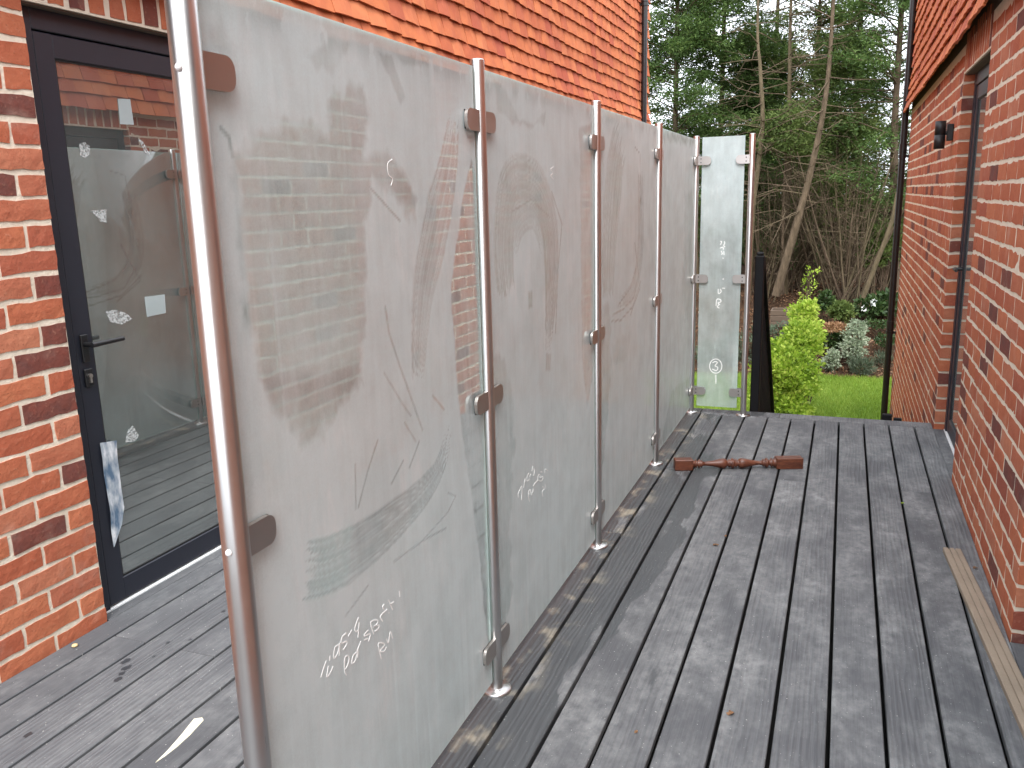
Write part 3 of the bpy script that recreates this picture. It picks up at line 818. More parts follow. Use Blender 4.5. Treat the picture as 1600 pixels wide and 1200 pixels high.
# ------------------------------------------------------------------ the glass screen
XP = -.0687                                     # line of the posts
PY = [.997, 2.1054, 3.2773, 4.4991, 5.7208]; TOPZ = 1.858
X6, Y6 = .2855, 5.7219
GZ0, GZ1, GT = .040, 1.838, .010
def vnoise(y, z, sy, sz, seed):
    rg = np.random.default_rng(seed); G = rg.random((64, 64)); a = (y * sy) % 64; b = (z * sz) % 64
    i = a.astype(int) % 64; j = b.astype(int) % 64; u = a - np.floor(a); v = b - np.floor(b); u = u * u * (3 - 2 * u); v = v * v * (3 - 2 * v)
    i2 = (i + 1) % 64; j2 = (j + 1) % 64
    return G[i, j] * (1 - u) * (1 - v) + G[i2, j] * u * (1 - v) + G[i, j2] * (1 - u) * v + G[i2, j2] * u * v
def fbm(y, z, sy, sz, seed): return sum(vnoise(y, z, sy * 2 ** k, sz * 2 ** k, seed + k) * .5 ** (k + 1) for k in range(4))
def poly_mask(y, z, poly, soft, rag, seed):
    """1 inside a polygon, ragged edge"""
    yy = y + rag * (fbm(y, z, 22, 22, seed) - .47) * 2; zz = z + rag * (fbm(y, z, 30, 14, seed + 9) - .47) * 2
    inside = np.zeros(y.shape, bool); dist = np.full(y.shape, 9.)
    n = len(poly)
    for i in range(n):
        (a, b), (c, d) = poly[i], poly[(i + 1) % n]
        cond = ((b > zz) != (d > zz)) & (yy < (c - a) * (zz - b) / (d - b + 1e-12) + a); inside ^= cond
        t = np.clip(((yy - a) * (c - a) + (zz - b) * (d - b)) / ((c - a) ** 2 + (d - b) ** 2 + 1e-12), 0, 1)
        dist = np.minimum(dist, np.hypot(yy - a - t * (c - a), zz - b - t * (d - b)))
    s = np.where(inside, dist, -dist); return np.clip(s / soft + .5, 0, 1)
def stroke_mask(y, z, pts, w, soft=.004):
    dist = np.full(y.shape, 9.)
    for (a, b), (c, d) in zip(pts[:-1], pts[1:]):
        t = np.clip(((y - a) * (c - a) + (z - b) * (d - b)) / ((c - a) ** 2 + (d - b) ** 2 + 1e-12), 0, 1)
        dist = np.minimum(dist, np.hypot(y - a - t * (c - a), z - b - t * (d - b)))
    return np.clip((w - dist) / soft + .5, 0, 1)
def brush_mask(y, z, line, w, seed, end=.05):
    """a dragged brush or squeegee wipe along a centre line: bristle streaks, ragged ends"""
    line = [np.array(p) for p in smooth_line(line, 6)]; cum = 0.; best = np.full(y.shape, 9.); U = np.zeros_like(y); Vv = np.zeros_like(y)
    for a, b in zip(line[:-1], line[1:]):
        e = b - a; L = np.hypot(*e) + 1e-9; t = np.clip(((y - a[0]) * e[0] + (z - a[1]) * e[1]) / L ** 2, 0, 1)
        dy, dz = y - a[0] - t * e[0], z - a[1] - t * e[1]; dd = np.hypot(dy, dz); m = dd < best
        best = np.where(m, dd, best); U = np.where(m, cum + t * L, U); Vv = np.where(m, np.sign(dy * e[1] - dz * e[0]) * dd, Vv); cum += L
    ww = np.interp(U, np.linspace(0, cum, len(w)), w)
    q = Vv / ww
    br = vnoise(q * 5 + 9, U, 3.1, 2.2, seed) * .5 + vnoise(q * 5 + 20, U, 7.3, 3.0, seed + 1) * .5
    lim0 = end * vnoise(q * 5 + 3, U * 0, 3.7, 1, seed + 2); lim1 = 3.0 * end * vnoise(q * 5 + 31, U * 0, 4.1, 1, seed + 3)
    edge = np.clip((1 + .10 * (fbm(y, z, 9, 9, seed + 4) - .47) * 2 - np.abs(q)) / .12, 0, 1)
    return edge * np.clip((U - lim0) / .012 , 0, 1) * np.clip((cum - lim1 - U) / .02, 0, 1) * np.clip(.25 + 1.5 * (br - .15), .15, 1)
XG = XP - .008
XF = XG + GT / 2                                # camera side face of the main panes
def pl(pts): return [tuple(on_axis(px, py, 0, XF)[1:3]) for px, py in pts]
def pe(pts): return [(on_axis(px, py, 1, Y6 - GT / 2)[0], on_axis(px, py, 1, Y6 - GT / 2)[2]) for px, py in pts]

SMEARS = {0: [  # (polygon on the photograph, strength, softness, raggedness)
    ([(372, 245), (398, 210), (440, 200), (470, 198), (512, 215), (520, 152), (545, 140), (572, 148), (573, 240), (612, 250), (640, 285), (652, 345), (640, 340), (612, 300), (577, 278), (570, 420), (568, 600), (530, 622), (516, 665), (498, 690), (470, 684), (448, 660), (422, 630), (395, 560), (378, 400)], .58, .024, .032),
    ([(736, 250), (752, 300), (758, 600), (767, 1045), (757, 960), (750, 880), (735, 760), (722, 675), (714, 600), (704, 450), (720, 330)], .60, .010, .008),
    ([(325, 60), (345, 20), (365, 70), (372, 100), (350, 125)], .22, .02, .02),
    ([(480, 90), (520, 60), (545, 70), (530, 110), (495, 112)], .28, .012, .02),
    ([(590, 80), (612, 90), (635, 150), (628, 165), (604, 110)], .35, .008, .01),
    ([(610, 80), (660, 88), (672, 102), (630, 100)], .3, .01, .01)],
    1: [([(772, 118), (790, 140), (812, 190), (850, 195), (852, 170), (830, 200), (795, 190), (776, 170)], .3, .012, .015),
        ([(825, 455), (832, 455), (832, 481), (826, 482)], .5, .006, .004), ([(853, 552), (861, 553), (860, 580), (853, 578)], .5, .006, .004),
        ([(770, 560), (786, 560), (800, 610), (804, 700), (796, 820), (800, 930), (780, 1000), (776, 800)], .4, .02, .03),
        ([(905, 200), (925, 190), (930, 560), (918, 640), (910, 560)], .34, .014, .015), ([(820, 290), (850, 300), (862, 340), (850, 350), (830, 320)], .3, .01, .01)],
    2: [([(936, 480), (952, 470), (955, 560), (950, 640), (938, 760)], .35, .02, .03), ([(955, 540), (985, 520), (980, 560), (960, 570)], .18, .02, .02)],
    3: [([(1034, 202), (1086, 218), (1086, 226), (1060, 222), (1036, 218)], .35, .02, .05), ([(1050, 610), (1082, 585), (1082, 640), (1060, 660), (1030, 700)], .3, .02, .03), ([(1070, 300), (1082, 300), (1080, 520), (1066, 470)], .22, .03, .03)]}
BRUSHES = {0: [([(470, 893), (520, 880), (572, 850), (622, 808), (664, 766), (690, 722), (704, 655)], [.064, .066, .062, .056, .046, .034, .020], .62),
               ([(652, 600), (656, 520), (664, 440), (682, 350), (702, 250), (712, 150)], [.030, .050, .070, .075, .050, .02], .50),
               ([(575, 262), (612, 270), (640, 300), (656, 350)], [.022, .020, .015, .010], .45)],
           1: [([(793, 470), (787, 380), (796, 300), (818, 282), (842, 300), (858, 350), (862, 430), (856, 560)], [.07, .085, .09, .085, .09, .085, .06, .03], .50),
               ([(800, 400), (812, 350), (836, 340), (850, 400)], [.04, .05, .05, .03], .30)],
           2: [([(950, 470), (952, 380), (962, 260), (975, 200)], [.09, .13, .15, .10], .48), ([(1000, 260), (1001, 380), (990, 450), (966, 478)], [.06, .07, .06, .03], .35)],
           3: [([(1076, 300), (1074, 420), (1068, 520)], [.10, .12, .05], .18)]}
STROKES = {0: [([(555, 725), (556, 795)], .0022), ([(590, 688), (575, 735), (560, 792)], .003), ([(600, 582), (625, 625), (642, 650)], .002), ([(602, 480), (608, 520), (624, 570), (660, 672)], .0035), ([(632, 660), (650, 690)], .002), ([(676, 618), (694, 640)], .003),
               ([(655, 690), (640, 730)], .0035), ([(630, 720), (612, 755)], .003), ([(700, 770), (712, 775), (700, 800), (655, 850)], .0022), ([(697, 825), (660, 845), (615, 878)], .0025), ([(575, 915), (540, 962)], .0025), ([(577, 292), (625, 345)], .003), ([(345, 200), (358, 215), (363, 245)], .004)],
           1: [([(862, 300), (878, 350), (872, 420), (868, 520)], .004), ([(800, 330), (830, 312), (860, 340)], .004)],
           2: [([(994, 420), (985, 450), (966, 477)], .004), ([(1000, 420), (990, 465), (972, 485), (957, 491)], .004), ([(1001, 440), (988, 480), (970, 500), (955, 502)], .004), ([(992, 380), (1000, 450), (985, 492)], .004), ([(992, 230), (1000, 240), (1002, 400)], .003)], 3: []}

def pane(screen, i, ya, yb, label):
    res = [.0042, .006, .009, .012][i]
    ny = int((yb - ya) / res); nz = int((GZ1 - GZ0) / res)
    ys = np.linspace(ya, yb, ny + 1); zs = np.linspace(GZ0, GZ1, nz + 1); Yg, Zg = np.meshgrid(ys, zs)
    y = Yg.ravel(); z = Zg.ravel()
    clear = np.zeros_like(y)
    for q, (poly, s, soft, rag) in enumerate(SMEARS[i]):
        mk = poly_mask(y, z, pl(poly), soft, rag, 31 * i + q)
        # bristle streaks inside a wipe
        st = fbm(y + .35 * z, z, 34, 5, 400 + q) if q % 2 else fbm(y, z, 10, 10, 410 + q)
        clear = np.maximum(clear, mk * s * .90 * (.66 + .70 * st))
    for q, (pts, w, st_) in enumerate(BRUSHES[i]): clear = np.maximum(clear, st_ * brush_mask(y, z, pl(pts), w, 700 + 20 * i + q))
    for pts, w in STROKES[i]: clear = np.maximum(clear, .62 * stroke_mask(y, z, pl(pts), w))
    dust = .895 + .10 * (fbm(y, z, 4, 4, 50 + i) - .47) * 2 + .10 * (fbm(y, z, 13, 9, 55 + i) - .47) * 2 + .05 * (fbm(y, z, 30, 3, 70 + i) - .47) * 2
    # vertical runs towards the foot, and a rinsed band at the sides of each clamp
    run = np.clip((fbm(y, z, 70, .8, 90 + i) - .52) * 5, 0, 1) * np.clip((.75 - z) / .4, 0, 1); dust = dust + .10 * run
    dust = dust - .16 * np.clip((.035 - np.abs(z - GZ1 + .03 + .02 * (fbm(y, z, 25, 1, 7) - .5))) / .03, 0, 1) * (fbm(y, z, 18, 10, 130 + i) > .42)
    drip = np.clip((fbm(y, z, 55, 1.2, 150 + i) - .55) * 6, 0, 1); d = dust - clear * (.80 - .25 * drip * (fbm(y, z, 9, 3, 160) > .5))
    d = np.clip(d, .06, .97)
    nv = len(y)
    V = np.concatenate([np.stack([np.full(nv, XF), y, z], 1),
                        np.array([[XF - GT, ya, GZ0], [XF - GT, yb, GZ0], [XF - GT, yb, GZ1], [XF - GT, ya, GZ1],
                                  [XF, ya, GZ0], [XF, yb, GZ0], [XF, yb, GZ1], [XF, ya, GZ1]])])
    I = np.arange(nv).reshape(nz + 1, ny + 1)
    F = np.stack([I[:-1, :-1], I[:-1, 1:], I[1:, 1:], I[1:, :-1]], -1).reshape(-1, 4)
    b = nv
    extra = np.array([[b, b + 3, b + 2, b + 1], [b, b + 1, b + 5, b + 4], [b + 1, b + 2, b + 6, b + 5], [b + 2, b + 3, b + 7, b + 6], [b + 3, b, b + 4, b + 7]])
    F = np.concatenate([F, extra])
    me = np_mesh('glass_panel', V, F, [MATS['frost'], MATS['glass_rear'], MATS['glass_edge']])
    mi = np.zeros(len(F), np.int32); mi[-5] = 1; mi[-4:] = 2; me.polygons.foreach_set('material_index', mi)
    at = me.attributes.new('dust', 'FLOAT', 'POINT'); at.data.foreach_set('value', np.concatenate([d, np.full(8, .9)]).astype(np.float32))
    o = link(bpy.data.objects.new('glass_panel', me)); set_parent(o, screen); o['label'] = label
    return o

def ribbon(mb, pts, w, nrm):
    """thin raised stroke through 3-D points lying on a plane with normal nrm"""
    nrm = Vector(nrm); pts = [Vector(p) for p in pts]; v = []; n = len(pts)
    for i, p in enumerate(pts):
        t = (pts[min(i + 1, n - 1)] - pts[max(i - 1, 0)]).normalized(); s = nrm.cross(t).normalized() * w / 2
        v += [tuple(p + s), tuple(p - s), tuple(p + s * .8 + nrm * .0006), tuple(p - s * .8 + nrm * .0006)]
    f = []
    for i in range(n - 1):
        a, b = 4 * i, 4 * i + 4
        f += [(a + 2, a + 3, b + 3, b + 2), (a, a + 2, b + 2, b), (a + 3, a + 1, b + 1, b + 3)]
    mb.add(v, f)
def smooth_line(pts, k=4):
    """Catmull-Rom through the points"""
    if len(pts) < 3: return pts
    P_ = [np.array(p, float) for p in pts]; P_ = [2 * P_[0] - P_[1]] + P_ + [2 * P_[-1] - P_[-2]]; out = []
    for i in range(1, len(P_) - 2):
        a, b, c, d = P_[i - 1:i + 3]
        for s in range(k):
            t = s / k; out.append(.5 * (2 * b + (c - a) * t + (2 * a - 5 * b + 4 * c - d) * t * t + (3 * b - a - 3 * c + d) * t ** 3))
    out.append(P_[-2]); return out
def handwriting(parent, lines, ox, oy, sc, w, plane='x', name='handwriting'):
    mb = MB()
    for ln in lines:
        q = smooth_line([(ox + a / sc, oy + b / sc) for a, b in ln])
        if plane == 'x': ribbon(mb, [on_axis(px, py, 0, XF + .0004) for px, py in q], w, (1, 0, 0))
        else: ribbon(mb, [on_axis(px, py, 1, Y6 - GT / 2 - .0004) for px, py in q], w, (0, -1, 0))
    return stuff(mb.build(name, MATS['chalk'], parent))

def clamp(screen, cx, cy, cz, d, axis, bright=False):
    """glass clamp reaching from a post along +-y (axis 1) or +-x (axis 0): two rounded plates with the pane between"""
    L0, L1, hh, r = .014, .098, .0275, .021
    def outline(grow=0.):
        p = [(L0, -hh), (L1 - r, -hh)]
        p += [(L1 - r + r * math.sin(a) * 1.0, -hh + r - r * math.cos(a)) for a in np.linspace(.2, math.pi / 2, 5)]
        p += [(L1 - r + r * math.cos(a), hh - r + r * math.sin(a)) for a in np.linspace(0, math.pi / 2 - .2, 5)]
        p += [(L1 - r, hh), (L0, hh)]
        return p
    mb = MB(); g = .004; pad = MB()
    for k in (1, -1):
        t0, t1 = (GT / 2 + g), (GT / 2 + g + .009)
        prof = outline(); pp = [(L0 + .002, -hh + .003), (L1 - .008, -hh + .003), (L1 - .008, hh - .003), (L0 + .002, hh - .003)]; p0, p1 = GT / 2 + .0002, t0 - .0001
        if axis == 1: pad.prism([(cy + d * u, cz + v) for u, v in pp], 0, *sorted((cx + k * p0, cx + k * p1)))
        else: pad.prism([(cx + d * u, cz + v) for u, v in pp], 1, *sorted((cy + k * p0, cy + k * p1)))
        if axis == 1: mb.prism([(cy + d * u, cz + v) for u, v in prof], 0, *sorted((cx + k * t0, cx + k * t1)))
        else: mb.prism([(cx + d * u, cz + v) for u, v in prof], 1, *sorted((cy + k * t0, cy + k * t1)))
    # rubber pad ring between the plates, at the post end
    o = mb.build('clamp', MATS['clamp_steel'], screen); pad.build('rubber_pad', MATS['gasket'], o)
    s = MB()
    for zz in (.012, -.012):
        if axis == 1: s.tube([(cx - GT / 2 - .0128, cy + d * .034, cz + zz), (cx - GT / 2 - .0145, cy + d * .034, cz + zz)], .004, 8)
        else: s.tube([(cx + d * .034, cy - GT / 2 - .0128, cz + zz), (cx + d * .034, cy - GT / 2 - .0145, cz + zz)], .004, 8)
    s.build('screw', MATS['gasket'], o)
    return o

def screen():
    e = empty('glass_screen', (XP, 3.3, 0)); tag(e, 'frosted glass privacy screen on steel posts along the middle of the deck', 'screen')
    names = ['thick steel post nearest the camera with white bolt caps', None, None, None, 'steel corner post of the screen']
    CZ = (1.70, .932, .158)
    for i, y in enumerate(PY):
        r = .0235 if i == 0 else .0195
        mb = MB(); mb.lathe([(r, .0), (r, TOPZ - .004), (r - .002, TOPZ - .0008), (r - .004, TOPZ)], 28, Matrix.Translation((XP, y, 0)))
        p = mb.build('post', MATS['steel'], e)
        if names[i]: p['label'] = names[i]
        mb = MB(); mb.lathe([(.047, .0003), (.047, .006), (.044, .0095), (r + .004, .011), (r + .001, .0125)], 28, Matrix.Translation((XP, y, 0))); fl = mb.build('base_flange', MATS['steel'], p)
        if i == 0:
            for zz in CZ[:2]:
                mb = MB(); M = Matrix.Translation((XP + .004, y - r + .0005, zz - .002)) @ Matrix.Rotation(math.pi / 2, 4, 'X'); mb.lathe([(.0062, 0), (.006, .002), (.0045, .004), (.002, .0052)], 14, M); mb.build('bolt_cap', MATS['white_plastic'], p)
        for zz in CZ:
            if i > 0: clamp(e, XG, y, zz, -1, 1)
            if i < 4: clamp(e, XG, y, zz, 1, 1)
    mb = MB(); mb.lathe([(.0195, .0), (.0195, TOPZ - .004), (.0175, TOPZ - .0008), (.015, TOPZ)], 28, Matrix.Translation((X6, Y6, 0))); p = mb.build('post', MATS['steel'], e); p['label'] = 'steel end post beside the black balustrade'
    mb = MB(); mb.lathe([(.047, .0003), (.047, .006), (.044, .0095), (.0235, .011), (.0205, .0125)], 28, Matrix.Translation((X6, Y6, 0))); mb.build('base_flange', MATS['steel'], p)
    for zz in (1.70, .932, .160): clamp(e, XP, PY[4], zz, 1, 0); clamp(e, X6, Y6, zz, -1, 0)
    labels = ['widest nearest frosted pane with wiped patches and handwriting', 'frosted pane with an arched wipe mark', 'frosted pane with curved finger marks', 'far plain frosted pane beside the corner post']
    panes = [pane(e, i, PY[i] + .027, PY[i + 1] - .025, labels[i]) for i in range(4)]
    # narrow end pane, facing the camera
    x0, x1 = -.030, .240; nx, nz = 60, 300
    xs = np.linspace(x0, x1, nx + 1); zs = np.linspace(.052, GZ1 + .01, nz + 1); Xg, Zg = np.meshgrid(xs, zs); x = Xg.ravel(); z = Zg.ravel(); nv = len(x); yf = Y6 - GT / 2
    d = np.clip(.58 + .16 * (fbm(x * 2, z * 2, 8, 4, 500) - .47) * 2 + .26 * np.clip((z - .8) / .7, 0, 1), .3, .95)
    V = np.concatenate([np.stack([x, np.full(nv, yf), z], 1), np.array([[a, yf + b * GT, c] for b in (1, 0) for a, c in ((x0, .052), (x1, .052), (x1, GZ1 + .01), (x0, GZ1 + .01))])])
    I = np.arange(nv).reshape(nz + 1, nx + 1); F = np.stack([I[:-1, :-1], I[:-1, 1:], I[1:, 1:], I[1:, :-1]], -1).reshape(-1, 4); b = nv
    F = np.concatenate([F, np.array([[b, b + 3, b + 2, b + 1], [b, b + 1, b + 5, b + 4], [b + 1, b + 2, b + 6, b + 5], [b + 2, b + 3, b + 7, b + 6], [b + 3, b, b + 4, b + 7]])])
    me = np_mesh('glass_panel', V, F, [MATS['frost'], MATS['glass_rear'], MATS['glass_edge']])
    mi = np.zeros(len(F), np.int32); mi[-5] = 1; mi[-4:] = 2; me.polygons.foreach_set('material_index', mi)
    at = me.attributes.new('dust', 'FLOAT', 'POINT'); at.data.foreach_set('value', np.concatenate([d, np.full(8, .9)]).astype(np.float32))
    end = link(bpy.data.objects.new('glass_panel', me)); set_parent(end, e); end['label'] = 'narrow end pane marked with a circled 3'
    # handwriting, as on the glass
    handwriting(panes[0], [[(145, 1055), (165, 980), (200, 880)], [(238, 830), (235, 878)], [(222, 935), (205, 1045), (240, 1010), (270, 940)],
                           [(332, 715), (290, 745), (275, 830), (288, 855), (322, 790), (342, 690), (333, 830)], [(405, 595), (362, 640), (357, 700), (402, 682), (414, 705), (375, 772)], [(425, 630), (465, 565)],
                           [(535, 430), (497, 540), (510, 580), (537, 555)], [(542, 480), (530, 640)], [(410, 1030), (390, 990), (390, 865), (418, 830), (436, 860), (425, 920), (388, 985)],
                           [(522, 790), (480, 830), (465, 910), (500, 880), (530, 775), (524, 850)], [(520, 780), (560, 680)], [(635, 565), (600, 605), (600, 625), (658, 605), (638, 682)], [(588, 668), (632, 652)],
                           [(692, 604), (660, 490), (700, 460), (736, 466), (722, 508), (690, 530), (745, 512), (740, 550), (700, 580)], [(787, 472), (762, 432), (780, 395), (832, 350)], [(800, 346), (785, 322), (802, 295)],
                           [(845, 245), (890, 352)], [(858, 302), (900, 270)], [(848, 378), (854, 386)], [(960, 155), (966, 215)], [(772, 862), (740, 712), (788, 700), (806, 722), (760, 780), (800, 786), (826, 740)],
                           [(825, 650), (846, 695), (866, 580), (890, 652)]], 480, 900, 6.667, .0034)
    handwriting(panes[0], [[(625, 498), (611, 512), (614, 545), (626, 558), (622, 580)]], 300, 0, 2, .0022)
    handwriting(panes[1], [[(130, 1030), (130, 950), (200, 800), (207, 930), (195, 1085)], [(245, 830), (270, 640), (287, 700)], [(345, 520), (310, 620), (318, 690), (362, 650)], [(365, 600), (395, 540)], [(415, 480), (430, 380)],
                           [(440, 430), (470, 450), (450, 580)], [(365, 1115), (340, 1000), (350, 900), (382, 870), (372, 965)], [(405, 985), (440, 850), (450, 905)], [(440, 800), (470, 740), (520, 690)],
                           [(530, 690), (550, 560), (580, 560), (590, 620), (640, 590), (640, 650), (600, 690), (540, 662)], [(590, 500), (632, 502)], [(680, 520), (690, 440), (742, 470)], [(645, 1010), (630, 920), (672, 840), (632, 800)], [(685, 750), (702, 840)]], 800, 700, 13.33, .0028)
    handwriting(panes[1], [[(440, 695), (428, 705), (436, 722), (428, 732), (440, 748)]], 700, 0, 2.667, .003)
    circ = [(328 + 46 * math.cos(a), 730 + 53 * math.sin(a)) for a in np.linspace(-2.3, 4.1, 22)]
    handwriting(end, [circ, [(304, 706), (322, 696), (340, 704), (322, 728), (344, 740), (332, 764), (302, 752)], [(329, 795), (329, 862)], [(330, 278), (336, 230), (362, 232), (366, 248), (344, 256), (360, 270)], [(352, 268), (340, 285), (356, 296)],
                      [(346, 150), (348, 186), (368, 172), (362, 152)], [(376, 145), (398, 146)], [(384, 70), (384, 84)], [(378, 78), (391, 78)]], 1050, 420, 4.8, .006, 'y')
    handwriting(end, [[(376, 985), (388, 990), (378, 1012)], [(408, 985), (412, 1000), (404, 1018), (414, 1030)], [(374, 1040), (396, 1032), (402, 1050)], [(384, 1060), (392, 1082), (386, 1090)], [(404, 1062), (406, 1092)], [(396, 1112), (400, 1122)]], 1050, 180, 5, .006, 'y')


# ------------------------------------------------------------------ small things on the deck
def spindle():
    e = empty('turned_spindle', (.385, 4.53, 0)); tag(e, 'turned dark wooden stair spindle lying across the deck boards', 'spindle')
    A = Vector((.055, 4.425, .031)); B = Vector((.715, 4.660, .031)); ax = (B - A); L = ax.length; ang = math.atan2(ax.y, ax.x)
    M = Matrix.Translation(A) @ Matrix.Rotation(ang, 4, 'Z')
    h = .030
    for a, b, c, roll in ((0., .098, 'end_block', 0.), (L - .145, L, 'end_block', .0)):
        mb = MB(); mb.box(a, b, -h, h, -h, h, .003, M @ Matrix.Rotation(roll, 4, 'X')); mb.build(c, MATS['mahogany'], e)
    t0, t1 = .0975, L - .1445
    prof = [(0, .026), (.012, .027), (.022, .020), (.034, .021), (.045, .028), (.056, .021), (.065, .019), (.085, .027), (.105, .019), (.115, .025), (.125, .018), (.16, .0165), (.25, .020), (.33, .026), (.385, .0285), (.41, .024), (.425, .019), (.445, .026), (.46, .021), (.475, .028), (.495, .028), (.51, .021), (.525, .026), (.545, .019), (.56, .024), (.585, .0285), (.64, .026), (.72, .020), (.80, .0165), (.84, .018), (.85, .025), (.86, .019), (.875, .026), (.895, .029), (.915, .020), (.93, .019), (.95, .028), (.965, .021), (.985, .027), (1, .026)]
    mb = MB(); MM = M @ Matrix.Rotation(math.pi / 2, 4, 'Y'); mb.lathe([(max(.009, .0285 - (.0285 - r) * 1.45), t0 + s * (t1 - t0)) for s, r in prof], 20, MM); mb.build('turned_shaft', MATS['mahogany'], e)

def batten():
    A = np.array([1.357, 3.660]); B = np.array([1.442, 2.30]); d = (B - A) / np.linalg.norm(B - A); s = np.array([-d[1], d[0]])
    w = .034; prof = [(-w, .0005), (w, .0005), (w, .018), (w - .004, .021), (.014, .021), (.012, .016), (.009, .016), (.007, .021), (-.009, .021), (-.011, .016), (-.014, .016), (-.016, .021), (-w + .004, .021), (-w, .018)]
    V = []; n = len(prof)
    for p in (A, B):
        for u, z in prof: q = p + s * u; V.append((q[0], q[1], z))
    F = [tuple(range(n)), tuple(range(n, 2 * n))[::-1]] + [(i, n + i, n + (i + 1) % n, (i + 1) % n) for i in range(n)]
    tag(obj('grooved_batten', V, F, MATS['batten']), 'beige grooved batten lying beside the right brick wall', 'batten')

def litter():
    def leaf(px, py, r, label, seed, mat='dry_leaf', cat='leaf'):
        c = on_axis(px, py, 2, .002); rg = random.Random(seed); V = [(c[0], c[1], .010)]; n = 9
        for k in range(n):
            q = r * rg.uniform(.55, 1.15); V.append((c[0] + q * math.cos(k * 2 * math.pi / n), c[1] + q * .8 * math.sin(k * 2 * math.pi / n), .001 + rg.uniform(0, .009)))
        V2 = [(x, y, z - .0007) for x, y, z in V]; V = V + V2; m = n + 1
        F = [(0, 1 + k, 1 + (k + 1) % n) for k in range(n)] + [(m, m + 1 + (k + 1) % n, m + 1 + k) for k in range(n)]
        tag(obj('dead_leaf', V, F, MATS[mat]), label, cat)
    leaf(1142, 1115, .014, 'orange dead leaf on the deck near the bottom edge', 1, 'copper_leaf')
    leaf(1118, 852, .013, 'brown crumpled leaf between the spindle and the wet boards', 2)
    leaf(1134, 838, .008, 'small brown leaf lodged at a deck gap', 3)
    leaf(1524, 888, .010, 'dark leaf scrap between the batten and the brick wall', 4)
    leaf(994, 1145, .005, 'tiny rust coloured flake on a damp board', 5, 'copper_leaf')
    leaf(1410, 787, .009, 'small green leaf in a deck gap by the right wall', 6, 'golden_leaf')
    c = on_axis(117, 1009, 2, .004)
    mb = MB(); mb.lathe([(.002, -.004), (.008, -.0025), (.011, .001), (.009, .005), (.003, .007)], 10, Matrix.Translation((c[0], c[1], .0042)))
    tag(mb.build('pebble', MATS['pebble']), 'yellow pebble on the deck beside the left brick wall', 'pebble')

def balustrade():
    x, y0 = .345, 5.885
    e = empty('stair_balustrade', (x, y0, -.2)); tag(e, 'black stair balustrade sloping down from the deck end beside the screen', 'balustrade')
    mb = MB(); mb.box(x - .030, x + .030, y0 - .028, y0 + .028, -.60, 1.075, .006); mb.box(x - .024, x + .024, y0 - .022, y0 + .022, 1.074, 1.098, .008); mb.build('newel_post', MATS['dark_gate'], e)
    k = .93; dy = 2.35
    def slope_bar(xa, xb, za, zb, name):
        m = MB(); a, b = y0 + .02, y0 + dy; v = []
        for yy in (a, b):
            dz = -(yy - y0) * k
            v += [(xa, yy, za + dz), (xb, yy, za + dz), (xb, yy, zb + dz), (xa, yy, zb + dz)]
        m.add(v, [(0, 1, 2, 3), (7, 6, 5, 4), (0, 4, 5, 1), (1, 5, 6, 2), (2, 6, 7, 3), (3, 7, 4, 0)]); m.build(name, MATS['dark_gate'], e)
    slope_bar(x - .028, x + .034, 1.03, 1.075, 'handrail'); slope_bar(x - .018, x + .018, .03, .07, 'bottom_rail')
    for i in range(1, 20):
        yy = y0 + .03 + i * .115; dz = -(yy - y0) * k
        m = MB(); m.box(x - .014, x + .014, yy - .014, yy + .014, .06 + dz, 1.035 + dz); m.build('baluster', MATS['dark_gate'], e)
    yy = y0 + dy; dz = -dy * k
    m = MB(); m.box(x - .03, x + .03, yy, yy + .06, -1.6, 1.06 + dz, .006); m.build('newel_post', MATS['dark_gate'], e)
    m = MB(); m.box(1.165, 1.225, 5.855, 5.90, -.10, .035, .004); m.box(1.235, 1.285, 5.862, 5.895, -.10, .012, .004)
    tag(m.build('post_bracket', MATS['dark_gate']), 'small black post bracket at the deck end below the right downpipe', 'bracket')
    s = empty('garden_steps', (.87, 6.6, LAWN_Z)); tag(s, 'garden steps going down from the end of the deck', 'steps')
    for i in range(8):
        yy = 5.87 + i * .262; z = -.2 * (i + 1)
        if z < LAWN_Z + .05: break
        m = MB(); m.box(.38, 1.40, yy, yy + .275, z - .04, z, .003); m.build('tread', MATS['board'], s)
        m = MB(); m.box(.40, 1.38, yy + .002, yy + .02, z + .001, z + .158); m.build('riser', MATS['board'], s)


